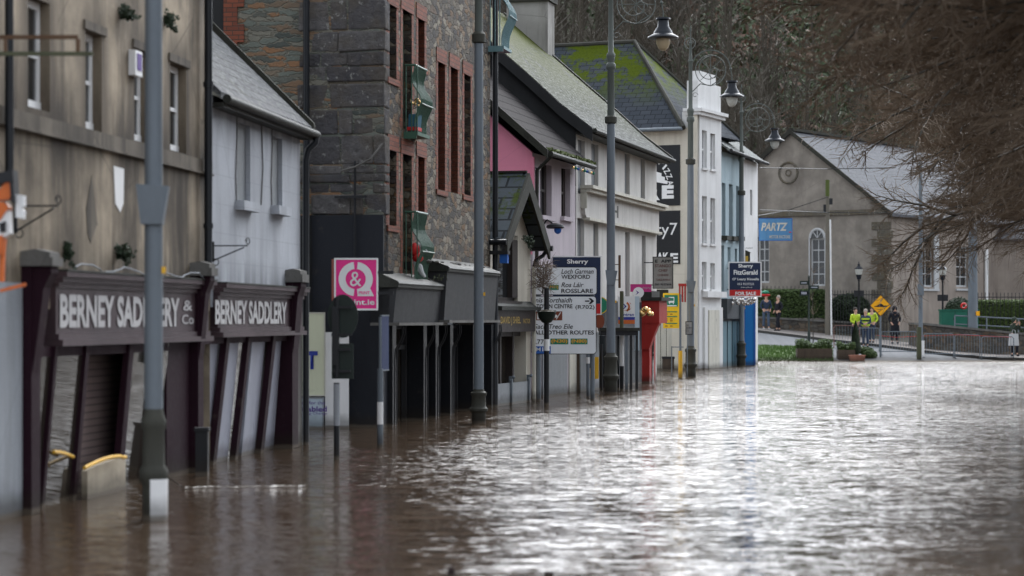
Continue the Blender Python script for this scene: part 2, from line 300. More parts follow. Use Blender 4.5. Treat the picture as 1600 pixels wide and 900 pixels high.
LIB = {
 'flood_water': m_water,
 'beige_render': lambda: m_render('beige_render', (.46,.38,.28), (.052,.040,.030), 1., .9, sf=(.95,.20), halos=opsA, bands=((FA.sz(163,209)[1], .55, .1), (FA.sz(163,232)[1], .05, 1.3), (FA.sz(60,425)[1], .7, .3), (7.2, .2, 1.6))),
 'cill_band': lambda: m_render('cill_band', (.17,.145,.115), (.05,.042,.034), 1., .9),
 'whitewash_blue': lambda: m_render('whitewash_blue', (.45,.47,.51), (.23,.24,.26), .5, .4, joints=(.95,.36), bands=((FA.sz(470,201)[1], .1, .6), (FA.sz(335,442)[1], .35, .3))),
 'grey_pier': lambda: m_render('grey_pier', (.33,.35,.38), (.18,.19,.2), .5, .3),
 'lilac': lambda: m_render('lilac', (.52,.46,.50), (.33,.30,.32), .35, .3, .2),
 'pink': lambda: m_render('pink', (1.0,.36,.50), (.8,.26,.38), .3, .35, .2),
 'offwhite': lambda: m_render('offwhite', (.60,.585,.56), (.36,.34,.32), .45, .35, .25),
 'white_wall': lambda: m_render('white_wall', (.70,.70,.70), (.45,.45,.44), .3, .3, .2),
 'cream_wall': lambda: m_render('cream_wall', (.66,.62,.53), (.38,.34,.28), .45, .35, .25),
 'bluewall': lambda: m_render('bluewall', (.36,.45,.49), (.25,.33,.37), .4, .4, .2),
 'church_render': lambda: m_render('church_render', (.30,.27,.235), (.15,.132,.115), .55, .85, .8, False, sf=(1.2,.5)),
 'house_render': lambda: m_render('house_render', (.34,.29,.25), (.19,.16,.14), .5, .5, .4, False),
 'chimney_render': lambda: m_render('chimney_render', (.33,.32,.30), (.16,.15,.14), .9, .5, .4, False),
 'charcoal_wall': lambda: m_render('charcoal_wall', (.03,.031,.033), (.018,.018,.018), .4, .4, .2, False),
 'black_paint': lambda: m_paint('black_paint', (.012,.014,.02), .5, .3),
 'shop_black': lambda: m_paint('shop_black', (.007,.008,.011), .35, .3),
 'charcoal': lambda: m_paint('charcoal', (.030,.031,.034), .6, .45),
 'lead': lambda: m_render('lead', (.036,.038,.032), (.016,.016,.013), .7, .7, .6, False, .6),
 'purple': lambda: m_paint('purple', (.020,.006,.012), .6, .35, 0., .12),
 'purple_brown': lambda: m_render('purple_brown', (.085,.058,.064), (.036,.020,.025), .6, .6, .2, False, .45),
 'lettering_white': lambda: m_paint('lettering_white', (.52,.51,.51), .5, .3),
 'white': lambda: m_paint('white', (.80,.80,.80), .4, .12),
 'cap_stone': lambda: m_render('cap_stone', (.17,.165,.155), (.07,.065,.06), .6, .6, .6, False),
 'lilac_panel': lambda: m_paint('lilac_panel', (.34,.35,.41), .5, .2),
 'glass': lambda: m_glass('glass'), 'shop_glass': lambda: m_glass('shop_glass', (.03,.025,.02), .03),
 'blind': lambda: m_paint('blind', (.19,.20,.21), .6, .2),
 'shutter': lambda: m_brick('shutter', (.16,.115,.105), (.14,.10,.095), (.05,.035,.035), 5., .075, .008, .0, .5, .3),
 'flood_board': lambda: m_paint('flood_board', (.42,.36,.27), .6, .35),
 'yellow': lambda: m_paint('yellow', (.75,.42,.03), .4, .2),
 'rust': lambda: m_paint('rust', (.10,.055,.03), .8, .5),
 'mossmetal': lambda: m_paint('mossmetal', (.08,.085,.05), .8, .6),
 'orange': lambda: m_paint('orange', (.60,.14,.03), .4, .25),
 'iron': lambda: m_paint('iron', (.018,.019,.022), .5, .4),
 'pipe_black': lambda: m_paint('pipe_black', (.010,.012,.016), .35, .2),
 'galv': lambda: m_paint('galv', (.155,.18,.205), .5, .35, .25),
 'mossy_base': lambda: m_paint('mossy_base', (.052,.052,.042), .7, .7),
 'post_green': lambda: m_paint('post_green', (.095,.108,.098), .6, .6),
 'lamp_dark': lambda: m_paint('lamp_dark', (.008,.011,.018), .4, .2),
 'globe': lambda: m_paint('globe', (.50,.40,.26), .3, .3),
 'globe_white': lambda: m_paint('globe_white', (.46,.46,.43), .3, .2),
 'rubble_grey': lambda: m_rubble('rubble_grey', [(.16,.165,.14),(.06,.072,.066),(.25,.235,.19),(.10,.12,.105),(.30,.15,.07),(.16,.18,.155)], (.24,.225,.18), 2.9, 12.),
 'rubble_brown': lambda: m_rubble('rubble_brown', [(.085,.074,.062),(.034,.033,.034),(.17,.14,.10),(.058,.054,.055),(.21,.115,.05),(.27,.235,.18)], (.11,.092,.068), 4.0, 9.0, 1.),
 'quoin': lambda: m_island('quoin', (.095,.092,.10), (.18,.172,.172)),
 'church_quoin': lambda: m_island('church_quoin', (.12,.11,.09), (.19,.17,.14)),
 'low_wall': lambda: m_rubble('low_wall', [(.09,.08,.07),(.06,.058,.055),(.16,.11,.07),(.12,.11,.095)], (.07,.062,.052), 3.5, 5.),
 'red_brick': lambda: m_brick('red_brick', (.27,.078,.042), (.16,.050,.031), (.075,.05,.038), .22, .078, .009, .01, .6, .4),
 'slate_grey': lambda: m_slate('slate_grey', (.115,.117,.125), (.08,.082,.09), (.03,.03,.03), .42, .22, .35, (.05,.05,.03), .45, rough=.33, thr=.62),
 'slate_moss': lambda: m_slate('slate_moss', (.060,.068,.082), (.042,.05,.062), (.012,.013,.015), .42, .25, 1., (.055,.075,.006), 0, rough=.5, thr=.50, zlo=(9.6, 11.0)),
 'slate_porch': lambda: m_slate('slate_porch', (.075,.088,.10), (.045,.055,.066), (.012,.014,.016), .6, .34, .95, (.035,.05,.006), 0, rough=.45, thr=.57, ms=.028),
 'tile_brown': lambda: m_slate('tile_brown', (.055,.05,.05), (.043,.04,.041), (.016,.015,.015), 4., .36, .3, (.07,.07,.03), 0, rough=.6, thr=.66, ms=.03),
 'slate_glare': lambda: m_slate('slate_glare', (.052,.056,.05), (.030,.034,.032), (.015,.015,.012), .35, .22, .9, (.05,.058,.007), .6, rough=.42, thr=.43, zlo=(6.8, 10.0), ms=.03),  # sky glare put into the colour as pale flecks in a lichen-like pattern
 'slate_far': lambda: m_slate('slate_far', (.115,.118,.135), (.09,.094,.106), (.055,.057,.063), .5, .3, .2, (.06,.06,.04), .2, rough=.35, thr=.66),
 'slate_flecked_far': lambda: m_slate('slate_flecked_far', (.16,.17,.17), (.11,.12,.12), (.04,.04,.04), .4, .25, .5, (.07,.075,.04), .8, rough=.4, thr=.6),  # strong pale flecks over mid-grey slates
 'verge': lambda: m_render('verge', (.045,.046,.036), (.022,.02,.018), .6, .6, .6, False),
 'moss': lambda: m_leaf('moss', (.10,.13,.02), (.05,.07,.012)),
 'green_rail': lambda: m_paint('green_rail', (.045,.11,.075), .45, .45),
 'teal_rail': lambda: m_paint('teal_rail', (.13,.23,.25), .45, .35),
 'brown_frame': lambda: m_paint('brown_frame', (.035,.026,.023), .5, .4),
 'gold': lambda: m_paint('gold', (.50,.33,.04), .35, .2),
 'bauble': lambda: m_paint('bauble', (.85,.58,.25), .12, .1, .9),
 'bauble_silver': lambda: m_paint('bauble_silver', (.72,.70,.68), .15, .1, .9),
 'magenta': lambda: m_paint('magenta', (.84,.035,.27), .35, .1), 'magenta_dull': lambda: m_paint('magenta_dull', (.50,.03,.19), .4, .15),
 'brick_side': lambda: m_paint('brick_side', (.30,.09,.07), .6, .3),
 'cream_sign': lambda: m_paint('cream_sign', (.62,.64,.47), .5, .12), 'pale_sign': lambda: m_paint('pale_sign', (.48,.57,.64), .5, .1),
 'royal': lambda: m_paint('royal', (.03,.05,.30), .4, .1), 'navy': lambda: m_paint('navy', (.012,.024,.065), .4, .15),
 'plate_blue': lambda: m_paint('plate_blue', (.02,.035,.10), .7, .3),
 'violet': lambda: m_paint('violet', (.10,.05,.25), .5, .1),
 'road_sign': lambda: m_paint('road_sign', (.80,.83,.87), .4, .12), 'sign_black': lambda: m_paint('sign_black', (.014,.015,.018), .5, .1),
 'sign_green': lambda: m_paint('sign_green', (.015,.20,.11), .4, .1), 'sign_blue': lambda: m_paint('sign_blue', (.02,.11,.42), .4, .1),
 'sign_brown': lambda: m_paint('sign_brown', (.20,.05,.025), .4, .1), 'sign_yellow': lambda: m_paint('sign_yellow', (.80,.50,.02), .4, .1),
 'amber': lambda: m_paint('amber', (.86,.40,.01), .35, .1),
 'dark_green_metal': lambda: m_paint('dark_green_metal', (.014,.024,.02), .5, .4),
 'red_paint': lambda: m_paint('red_paint', (.36,.025,.02), .5, .35), 'red_bright': lambda: m_paint('red_bright', (.55,.02,.02), .5, .2),
 'grey_sign': lambda: m_render('grey_sign', (.33,.32,.30), (.16,.155,.13), .7, .5, .1, False, .5),
 'faded_red': lambda: m_paint('faded_red', (.17,.09,.08), .6, .4),
 'partz_blue': lambda: m_paint('partz_blue', (.085,.23,.42), .45, .25), 'faded_cream': lambda: m_paint('faded_cream', (.55,.53,.46), .6, .5),
 'bright_blue': lambda: m_paint('bright_blue', (.01,.19,.55), .4, .1),
 'teal_shop': lambda: m_paint('teal_shop', (.09,.17,.21), .5, .3), 'dark_shop': lambda: m_paint('dark_shop', (.035,.042,.05), .5, .3),
 'steel_board': lambda: m_paint('steel_board', (.23,.245,.26), .45, .3, .2),
 'wood': lambda: m_paint('wood', (.075,.055,.04), .8, .6), 'pole_wood': lambda: m_paint('pole_wood', (.16,.145,.12), .85, .5),
 'asphalt': lambda: m_render('asphalt', (.16,.165,.175), (.10,.105,.11), .3, .4, .3, False, .85, spec=.12),
 'pavement': lambda: m_render('pavement', (.21,.19,.18), (.13,.12,.11), .3, .4, .3, False, .9, spec=.1),
 'kerb': lambda: m_render('kerb', (.06,.058,.055), (.04,.038,.035), .3, .4, .3, False),
 'earth': lambda: m_render('earth', (.05,.042,.028), (.028,.025,.018), .5, .5, .5, False),
 'lawn': lambda: m_leaf('lawn', (.075,.15,.025), (.10,.18,.035)),
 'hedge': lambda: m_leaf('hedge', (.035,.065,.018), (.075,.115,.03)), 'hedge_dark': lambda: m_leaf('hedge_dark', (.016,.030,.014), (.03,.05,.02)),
 'hedge_lit': lambda: m_leaf('hedge_lit', (.07,.11,.025), (.10,.15,.035)),
 'twig': lambda: m_leaf('twig', (.15,.105,.072), (.235,.175,.118)), 'bark': lambda: m_leaf('bark', (.05,.045,.036), (.08,.073,.06)),
 'twig_far': lambda: m_leaf('twig_far', (.060,.049,.035), (.080,.066,.047)), 'hill_ground': lambda: m_hill(),
 'evergreen': lambda: m_leaf('evergreen', (.028,.050,.018), (.062,.090,.026)), 'bracken': lambda: m_leaf('bracken', (.13,.06,.03), (.09,.05,.028)),
 'dead_twig': lambda: m_leaf('dead_twig', (.22,.165,.13), (.13,.095,.075)),
 'terracotta': lambda: m_paint('terracotta', (.38,.17,.12), .8, .4),
 'skin': lambda: m_paint('skin', (.50,.30,.22), .6, .05), 'hair_grey': lambda: m_paint('hair_grey', (.33,.29,.25), .8, .1), 'hair_dark': lambda: m_paint('hair_dark', (.03,.022,.018), .7, .1),
 'hi_vis': lambda: m_paint('hi_vis', (.42,.56,.03), .6, .1), 'cloth_black': lambda: m_paint('cloth_black', (.013,.014,.02), .9, .1), 'cloth_navy': lambda: m_paint('cloth_navy', (.03,.045,.08), .9, .1),
 'denim': lambda: m_paint('denim', (.07,.10,.15), .9, .1), 'cloth_olive': lambda: m_paint('cloth_olive', (.028,.042,.03), .9, .1), 'cloth_teal': lambda: m_paint('cloth_teal', (.03,.10,.15), .9, .1), 'cloth_white': lambda: m_paint('cloth_white', (.46,.47,.48), .9, .1),
 'cabinet_green': lambda: m_paint('cabinet_green', (.012,.115,.075), .4, .2),
 'ripple_glint': lambda: m_paint('ripple_glint', (.62,.62,.62), .35, .2),  # brightness of the ripple line put into a near-white colour
}
_M = {}
def m_hill():
    t = NT('hill_ground'); g = t.n('ShaderNodeTexCoord').outputs['Object']; n = t.noise(g, .12, 6, .6); n2 = t.noise(g, .9, 6, .7)
    c = t.mix(t.ramp(n, .4, .6), (.052, .048, .030), (.07, .056, .038)); c = t.mix(t.m('MULTIPLY', n2, .5), c, (.04, .042, .024))
    t.bump(n2, 1., .6); return t.fin(c, .95)
def MAT(n):
    if n not in _M: _M[n] = LIB[n]()
    return _M[n]

# ------------------------------------------------------------------ ground, water, far slope
tag(MB().poly([(-3000,-400,-.95),(3000,-400,-.95),(3000,5000,-.95),(-3000,5000,-.95)]).build('ground', 'earth'), 'drowned street and land reaching to the horizon', 'ground', kind='structure')
tag(MB().poly([(-60,-60,0),(120,-60,0),(120,104,0),(-60,104,0)]).build('water', 'flood_water'), 'brown flood water filling the street', 'water', kind='structure')

KT = [(1000,112,512),(1180,108,519),(1300,105,534),(1380,103,543),(1481,100,556),(1560,99.2,563),(1760,98.8,566),(2200,98.6,567)]
def kerb(px):
    for a, b in zip(KT, KT[1:]):
        if px <= b[0] or b is KT[-1]:
            t = (px-a[0])/(b[0]-a[0]); Y = a[1]+(b[1]-a[1])*t; py = a[2]+(b[2]-a[2])*t; return Y, H-(py-HY)/FP*Y
def prof(px):
    """cross-profile of the slope beyond the water: list of (Y, z)"""
    Yk, zk = kerb(px)
    e = min(98.3, Yk-.6); 
    return [(95, -.5), (e, .0), (e+(Yk-e)*.4, zk*.45 if px > 1300 else zk*.52), (Yk, zk)]
def strip(name, mat, pxs, fa, label):
    mb = MB(); rows = [fa(px) for px in pxs]; k = len(rows[0])
    vs = [((px-CX)/FP*Y, Y, z) for px, r in zip(pxs, rows) for Y, z in r]
    fs = [(i*k+j, (i+1)*k+j, (i+1)*k+j+1, i*k+j+1) for i in range(len(pxs)-1) for j in range(k-1)]
    mb.add(vs, fs); return tag(mb.build(name, mat), label, name, kind='structure')
PX = list(range(1000, 2201, 20))
strip('road', 'asphalt', PX, prof, 'wet grey road rising out of the flood')
def kerbf(px): Y, z = kerb(px); return [(Y, z-.05), (Y+.004, z+.12), (Y+.16, z+.125)]
strip('kerb', 'kerb', PX, kerbf, 'dark kerb along the pavement')
def pav(px): Y, z = kerb(px); return [(Y+.16, z+.125), (Y+3.6, z+.20), (Y+6.5, z+.30)]
strip('pavement', 'pavement', PX, pav, 'pale pavement beside the rising road')
def back(px): Y, z = kerb(px); return [(Y+6.5, z+.30), (Y+14, z+.9), (Y+40, 3.), (Y+60, 3.)]
strip('land', 'earth', PX, back, 'ground behind the pavement')
def gz(px, Y):
    Yk, zk = kerb(px); P = prof(px)+[(Yk+.1, zk+.125), (Yk+3.6, zk+.20), (Yk+6.5, zk+.30), (Yk+14, zk+.9), (Yk+60, 3.)]
    for a, b in zip(P, P[1:]):
        if Y <= b[0]: return a[1]+(b[1]-a[1])*max(0, (Y-a[0]))/max(1e-6, b[0]-a[0])
    return P[-1][1]
def G(px, Y): return Vector(((px-CX)/FP*Y, Y, gz(px, Y)))
# lawn verge
mb = MB()
for i in range(9000):
    px = rnd.uniform(1130, 1302); Y = rnd.uniform(98.2, 102.3); p = G(px, Y); h = rnd.uniform(.05, .13); a = rnd.uniform(0, 3.14); w = .02
    d = Vector((math.cos(a)*w, math.sin(a)*w, 0)); l = Vector((rnd.uniform(-.04,.04), rnd.uniform(-.04,.04), h))
    mb.poly([p-d, p+d, p+l])
tag(mb.build('grass', 'lawn'), 'short green grass verge at the edge of the flood', 'grass', kind='stuff')
def lawn(px): return [(Y, gz(px, Y)+.012) for Y in (98.1, 99.2, 100.2, 101.2, 102.3)]
strip('lawn', 'lawn', list(range(1120, 1301, 12)), lawn, 'green lawn verge sloping to the water')

# hill
def hz(x, y):
    t = max(0, (y-128)/150.); b = 58*(1-math.exp(-1.5*t*t-.8*t)) if t > 0 else 0
    return 2.5 + b + 2.2*math.sin(x*.045+.6)*min(1, t*2) + 1.6*math.sin(x*.11+y*.05)*min(1, t*2) - max(0, (x-40))*.05*min(1, t)
mb = MB(); nx, ny = 90, 50
vs = [(-140+i*320/nx, 128+j*260/ny, hz(-140+i*320/nx, 128+j*260/ny)) for j in range(ny+1) for i in range(nx+1)]
mb.add(vs, [(j*(nx+1)+i, j*(nx+1)+i+1, (j+1)*(nx+1)+i+1, (j+1)*(nx+1)+i) for j in range(ny) for i in range(nx)])
tag(mb.build('hill', 'hill_ground', smooth=True), 'steep wooded hillside behind the town', 'hill', kind='structure')
def strands(mb, p, d, L, r, seg=3, sag=0., wob=.25, rn=rnd):
    """one wavering tapering twig as a three-sided tube"""
    pts = [Vector(p)]; d = Vector(d).normalized()
    for i in range(seg):
        d = (d + Vector((rn.uniform(-wob,wob), rn.uniform(-wob,wob), rn.uniform(-wob,wob)-sag))).normalized(); pts.append(pts[-1]+d*L/seg)
    mb.tube(pts, [r*(1-.8*i/seg) for i in range(seg+1)], 3, False); return pts, d
# far wood: one mass on the hill
wr = random.Random(5)
mb = MB(); ev = MB(); bk = MB()
for i in range(1750):
    y = 132 + 175*wr.random()**1.15; px = wr.uniform(700, 1720); x = (px-CX)/FP*y; z = hz(x, y)
    g = (px-1090)/250 + .55*math.sin(x*.09+y*.07) + .35*math.sin(x*.3)
    hgt = wr.uniform(6, 11)
    if g < .2 or wr.random() < .22:
        top = Vector((x+wr.uniform(-.8,.8), y, z+hgt)); mb.tube([(x,y,z-.3), ((x+top.x)/2+wr.uniform(-.3,.3), y, z+hgt*.5), top], [.13,.09,.03], 3, False)
        for k in range(44):
            t = wr.uniform(.25, 1); b = Vector((x,y,z)).lerp(top, t); a = wr.uniform(0, 6.28); e = wr.uniform(.5, 1.3)
            strands(mb, b, (math.cos(a)*math.cos(e), math.sin(a)*math.cos(e), math.sin(e)), wr.uniform(1.2, 3.2)*(1.2-t*.5), .026, 2, 0, .3, wr)
    if g > -.15 and wr.random() < g+.6:
        m = ev if wr.random() < .62 else bk; Rr = wr.uniform(1.3, 3.2)
        for k in range(120 if m is ev else 90):
            q = Vector((wr.gauss(0,1), wr.gauss(0,1), wr.gauss(0,1))).normalized()*Rr*wr.uniform(.6,1.05); q.z = q.z*.9+Rr*.5
            c = Vector((x,y,z))+q; s = wr.uniform(.16,.36); u = Vector((wr.uniform(-1,1),wr.uniform(-1,1),wr.uniform(-1,1))).normalized(); w = u.orthogonal().normalized()
            m.poly([c-u*s, c-w*s*.6, c+u*s, c+w*s*.6])
tag(mb.build('bare_woodland', 'twig_far'), 'hazy brown mass of bare winter trees on the hillside', 'woodland', kind='stuff')
tag(ev.build('evergreen_undergrowth', 'evergreen'), 'dark green ivy and bushes among the hillside trees', 'undergrowth', kind='stuff')
tag(bk.build('bracken_undergrowth', 'bracken'), 'rust brown bracken patches on the hillside', 'undergrowth', kind='stuff')

# ------------------------------------------------------------------ street fronts
def sash(root, fr, x0, y0, x1, y1, mat='white', depth=.12, bars=1, glass='glass', fw=.05):
    a, b, c, d = fr.rect(x0, y0, x1, y1)
    m = MB(); y = depth-.03
    m.box(a, b, y, y+.04, d-fw, d); m.box(a, b, y-.01, y+.04, c, c+fw*1.3); m.box(a, a+fw, y, y+.038, c+fw*1.3, d-fw); m.box(b-fw, b, y, y+.038, c+fw*1.3, d-fw)
    for i in range(bars): z = c+(d-c)*(i+1)/(bars+1); m.box(a+fw, b-fw, y-.004, y+.036, z-.02, z+.02)
    o = m.build('window', mat, root)
    MB().poly([(a+.001,y+.02,c),(b-.001,y+.02,c),(b-.001,y+.02,d),(a+.001,y+.02,d)]).build('pane', glass, o)
    return a, b, c, d
def gable_roof(root, s0, s1, y0, yr, y1, ze, zr, mat, over=.12, th=.09, name='roof'):
    m = MB()
    k = (zr-ze)/(yr-y0)
    for ya, za, yb in ((y0, ze, yr), (y1, zr-(y1-yr)*k, yr)):
        m.hexa([(s0-over,ya,za-th),(s1+over,ya,za-th),(s1+over,yb,zr-th),(s0-over,yb,zr-th),(s0-over,ya,za),(s1+over,ya,za),(s1+over,yb,zr),(s0-over,yb,zr)])
    return m.build(name, mat, root)

# ---- A: beige rendered building with first saddlery shopfront
FA = Frame(30, 805, 1250); rA = FA.root('saddlery_shop_building', 'weather-stained beige rendered building above the nearest purple saddlery shopfront', 'building')
sL = FA.sz(-90, 600)[0]; sR = FA.sz(328, 500)[0]
opsA = [FA.rect(44,-8,78,166), FA.rect(134,47,159,200), FA.rect(210,76,233,219), FA.rect(266,97,291,234)]
zs = FA.sz(60, 425)[1]
m = MB().wall(sL, sR, zs-.35, 9., opsA, .16)
m.box(sL, sR, .6, 8, -.9, 9.); m.poly([(sR,0,zs-.35),(sR,.6,zs-.35),(sR,.6,9),(sR,0,9)]); m.poly([(sR,0,-.9),(sR,.6,-.9),(sR,.6,zs-.35),(sR,0,zs-.35)])
m.poly([(sL,0,-.9),(sL,.6,-.9),(sL,.6,9),(sL,0,9)])
m.build('wall', 'beige_render', rA)
gable_roof(rA, sL, sR, -.2, 4, 8.2, 9, 12, 'slate_grey')
for q in ((44,-8,78,166),(134,47,159,200),(210,76,233,219),(266,97,291,234)): sash(rA, FA, *q, depth=.13, bars=1, fw=.07)
za, zb = FA.sz(163, 209)[1], FA.sz(163, 232)[1]
MB().box(sL, sR+.01, -.03, .0, zb, za).box(sL, sR+.01, -.05, 0, zb-.02, zb).build('string_course', 'cill_band', rA)
for a, b, c, d in opsA[1:]: MB().box(a-.08, b+.12, -.022, 0, d+.01, d+.10).build('hood_mould', 'cill_band', rA)
a, z0 = FA.sz(314, 405); m = MB().cyl((a, -.09, z0-.1), (a, -.09, 9), .05); [m.cyl((a,-.09,z),(a,-.09,z+.06),.062) for z in (2.9,4.6,6.4)]; m.build('drainpipe', 'pipe_black', rA, True)
a, _ = FA.sz(1, 200); MB().cyl((a, -.08, 3.1), (a, -.08, 9), .04).build('drainpipe', 'pipe_black', rA, True)
a, b, c, d = FA.rect(177,259,193,330); MB().extr([(a,-.006,d),(b,-.006,d-.01),(b-.02,-.006,c+.1),((a+b)/2+.05,-.006,c),(a+.06,-.006,c+.08)], (0,.005,0)).build('paint_patch', 'white', rA)
a, b, c, d = FA.rect(134,272,152,395); MB().extr([(a,-.005,d-.35),((a+b)/2,-.005,d),(b,-.005,d-.5),(b-.03,-.005,c+.3),(a+.15,-.005,c+.1),(a+.05,-.005,c+.2)], (0,.004,0)).build('plaster_patch', 'cill_band', rA)
# alarm box on the wall
a, b, c, d = FA.rect(201,80,212,117); al = thing('alarm_box', 'white alarm box with blue label mounted beside the third upstairs window', 'alarm box', FA.root and (0,0,0))
al.parent = None; p = Vector((*(FA.o+FA.d*a), c)); al.location = p; al.rotation_euler = (0,0,FA.rz)
MB().box(0, .26, -.075, 0, 0, .27).build('casing', 'white', al); MB().box(.06,.22,-.082,-.0755,.06,.24).build('label_plate', 'violet', al)

def shopfront(root, fr, xl, xr, ycap, yf0, yf1, word, wx0, wx1, pl, prt):
    """fascia, cornice and lettering between two pilasters"""
    a, _ = fr.sz(xl, 500); b, _ = fr.sz(xr, 500)
    zt = fr.sz(xl, yf0)[1]; zl = fr.sz(xl, yf1)[1]; hh = zt-zl
    MB().box(a, b, -.06, .25, zl+.12, zt-.12).build('fascia', 'purple_brown', root)
    m = MB().box(a, b, -.17, .25, zt-.05, zt).box(a, b, -.13, .2, zt-.10, zt-.052).box(a, b, -.09, .2, zt-.15, zt-.102)
    m.box(a, b, -.13, .2, zl, zl+.06).box(a, b, -.09, .2, zl+.062, zl+.118); m.build('cornice', 'purple_brown', root)
    MB().box(a, b, -.18, .0, zt+.002, zt+.02).build('cornice_flashing', 'lead', root)
    s0, _ = fr.sz(wx0, 500, -.06); s1, _ = fr.sz(wx1, 500, -.06); zc = (zl+zt)/2-.02
    text('lettering', word, ((s0+s1)/2, -.072, zc), s1-s0, hh*.46, 'lettering_white', root, bold=.035)
    return a, b, zl, zt
def pilaster(root, fr, x0, x1, ytop, ycap, xc, p=.10):
    """x0..x1: the shaft as seen, xc: where the console reaches"""
    a, _ = fr.sz(x0, 500, 0); b, _ = fr.sz(x1, 500, -p); z1 = fr.sz(x0, ycap)[1]; z2 = fr.sz(x0, ytop)[1]
    q = p
    while fr.sz(xc, 500, -q)[0] > b-.02 and q < .5: q += .01
    m = MB().box(a, b, -p, .3, -.95, z1)
    pr = [(-p, z1-1.0), (-p-.02, z1-.85), (-p-(q-p)*.3, z1-.62), (-p-(q-p)*.45, z1-.42), (-p-(q-p)*.6, z1-.2), (-q, z1-.06), (-q, z1), (-p, z1)]
    m.extr([(a+.02, y, z) for y, z in pr], (b-a-.04, 0, 0)); m.box(a-.02, b+.02, -p-.03, 0, -.95, -.0)
    m.build('pilaster', 'purple', root)
    MB().box(a-.03, b+.03, -q-.03, .1, z1+.002, z2-.05).extr([(a-.02,-q,z2-.05),(a-.02,.05,z2-.05),(a-.02,.05,z2),(a-.02,-q*.5,z2+.03),(a-.02,-q,z2)], (b-a+.04,0,0)).build('capital_stone', 'cap_stone', root)
    return a, b
aL, bL, zl, zt = shopfront(rA, FA, 78, 318, 0, 424, 541, 'BERNEY SADDLERY', 92, 279, 0, 0)
s0, _ = FA.sz(283, 500, -.06); s1, _ = FA.sz(301, 500, -.06)
text('lettering', '&', ((s0+s1)/2, -.072, (zl+zt)/2+.06), (s1-s0)*.8, .12, 'lettering_white', rA, bold=.01)
text('lettering', 'Co', ((s0+s1)/2, -.072, (zl+zt)/2-.10), (s1-s0), .11, 'lettering_white', rA, bold=.01)
pA = pilaster(rA, FA, 33, 63, 394, 416, 90); pB = pilaster(rA, FA, 297, 318, 412, 431, 334)
a, _ = FA.sz(-40, 500); b = pA[0]-.02
MB().box(a, b, -.02, .3, -.95, FA.sz(10, 441)[1]).build('rendered_pier', 'grey_pier', rA)
MB().box(pB[0]-1.0, pB[0]-.02, .0, .3, -.95, zl).build('panelled_stop', 'purple', rA)
# leaning mullions, glass, shutter door
def lean(m, s, w, ztop, dy=.12, th=.07, ds=-.12):
    m.hexa([(s+ds,dy-.01,-.9),(s+ds+w,dy-.01,-.9),(s+ds+w,dy+th,-.9),(s+ds,dy+th,-.9),(s,-.06,ztop),(s+w,-.06,ztop),(s+w,th-.06,ztop),(s,th-.06,ztop)])
m = MB()
for px, w in ((88,.08),(137,.10),(205,.16),(246,.10)):
    s, _ = FA.sz(px-10, 545); m = MB(); lean(m, s, w, zl, ds=-.16); m.build('mullion', 'purple', rA)
MB().box(pA[1], pB[0]-1.0, -.02, .1, zl-.10, zl-.002).build('transom', 'purple', rA)
m = MB(); q0, q1 = pA[1]-.02, pB[0]-.98
sd0 = FA.sz(137, 545)[0]; sd1 = FA.sz(200, 545)[0]
m.poly([(q0-.12,.16,-.9),(sd0-.1,.16,-.9),(sd0-.02,-.02,zl),(q0,-.02,zl)]).build('shop_window', 'shop_glass', rA); m = MB(); m.poly([(sd1,.16,-.9),(q1,.16,-.9),(q1,-.02,zl),(sd1+.1,-.02,zl)])
m.build('shop_window', 'shop_glass', rA)
MB().box(sd0, sd1+.7, .30, .34, -.9, zl).build('shutter', 'shutter', rA)
MB().box(sd0, sd1, -.02, .3, zl-.02, zl+.1).build('door_head', 'purple', rA)
fb0, fb1 = FA.sz(129, 740)[0], FA.sz(189, 740)[0]; zf = FA.sz(129, 731)[1]
fbd = thing('flood_barrier', 'cream flood board across the first saddlery doorway', 'flood barrier', Vector((*(FA.o+FA.d*fb0), 0)), FA.rz)
MB().extr([(0,-.05,-.9),(fb1-fb0,-.05,-.9),(fb1-fb0,-.05,zf+.05),(.3,-.05,zf),(0,-.05,zf-.03)], (0,.06,0)).build('board', 'flood_board', fbd)
hs = MB(); pts = []
for i in range(17):
    t = i/16; px = 132+t*64; py = 731-18*math.sin(min(1, t*1.15)*math.pi/2)+(1.5 if t > .9 else 0); s, z = FA.sz(px, py, -.12); pts.append((*(FA.o+FA.d*s-FA.m*.12), z))
hs.tube(pts, .020, 8); tag(hs.build('yellow_hose', 'yellow', smooth=True), 'yellow hose looped over the cream flood board', 'hose')
hs = MB(); pts = []
for i in range(9):
    t = i/8; s, z = FA.sz(84+t*30, 706+8*t*t, -.02); pts.append((*(FA.o+FA.d*s-FA.m*.02), z))
hs.tube(pts, .018, 8); tag(hs.build('yellow_hose', 'yellow', smooth=True), 'short end of yellow hose against the first shop window', 'hose')
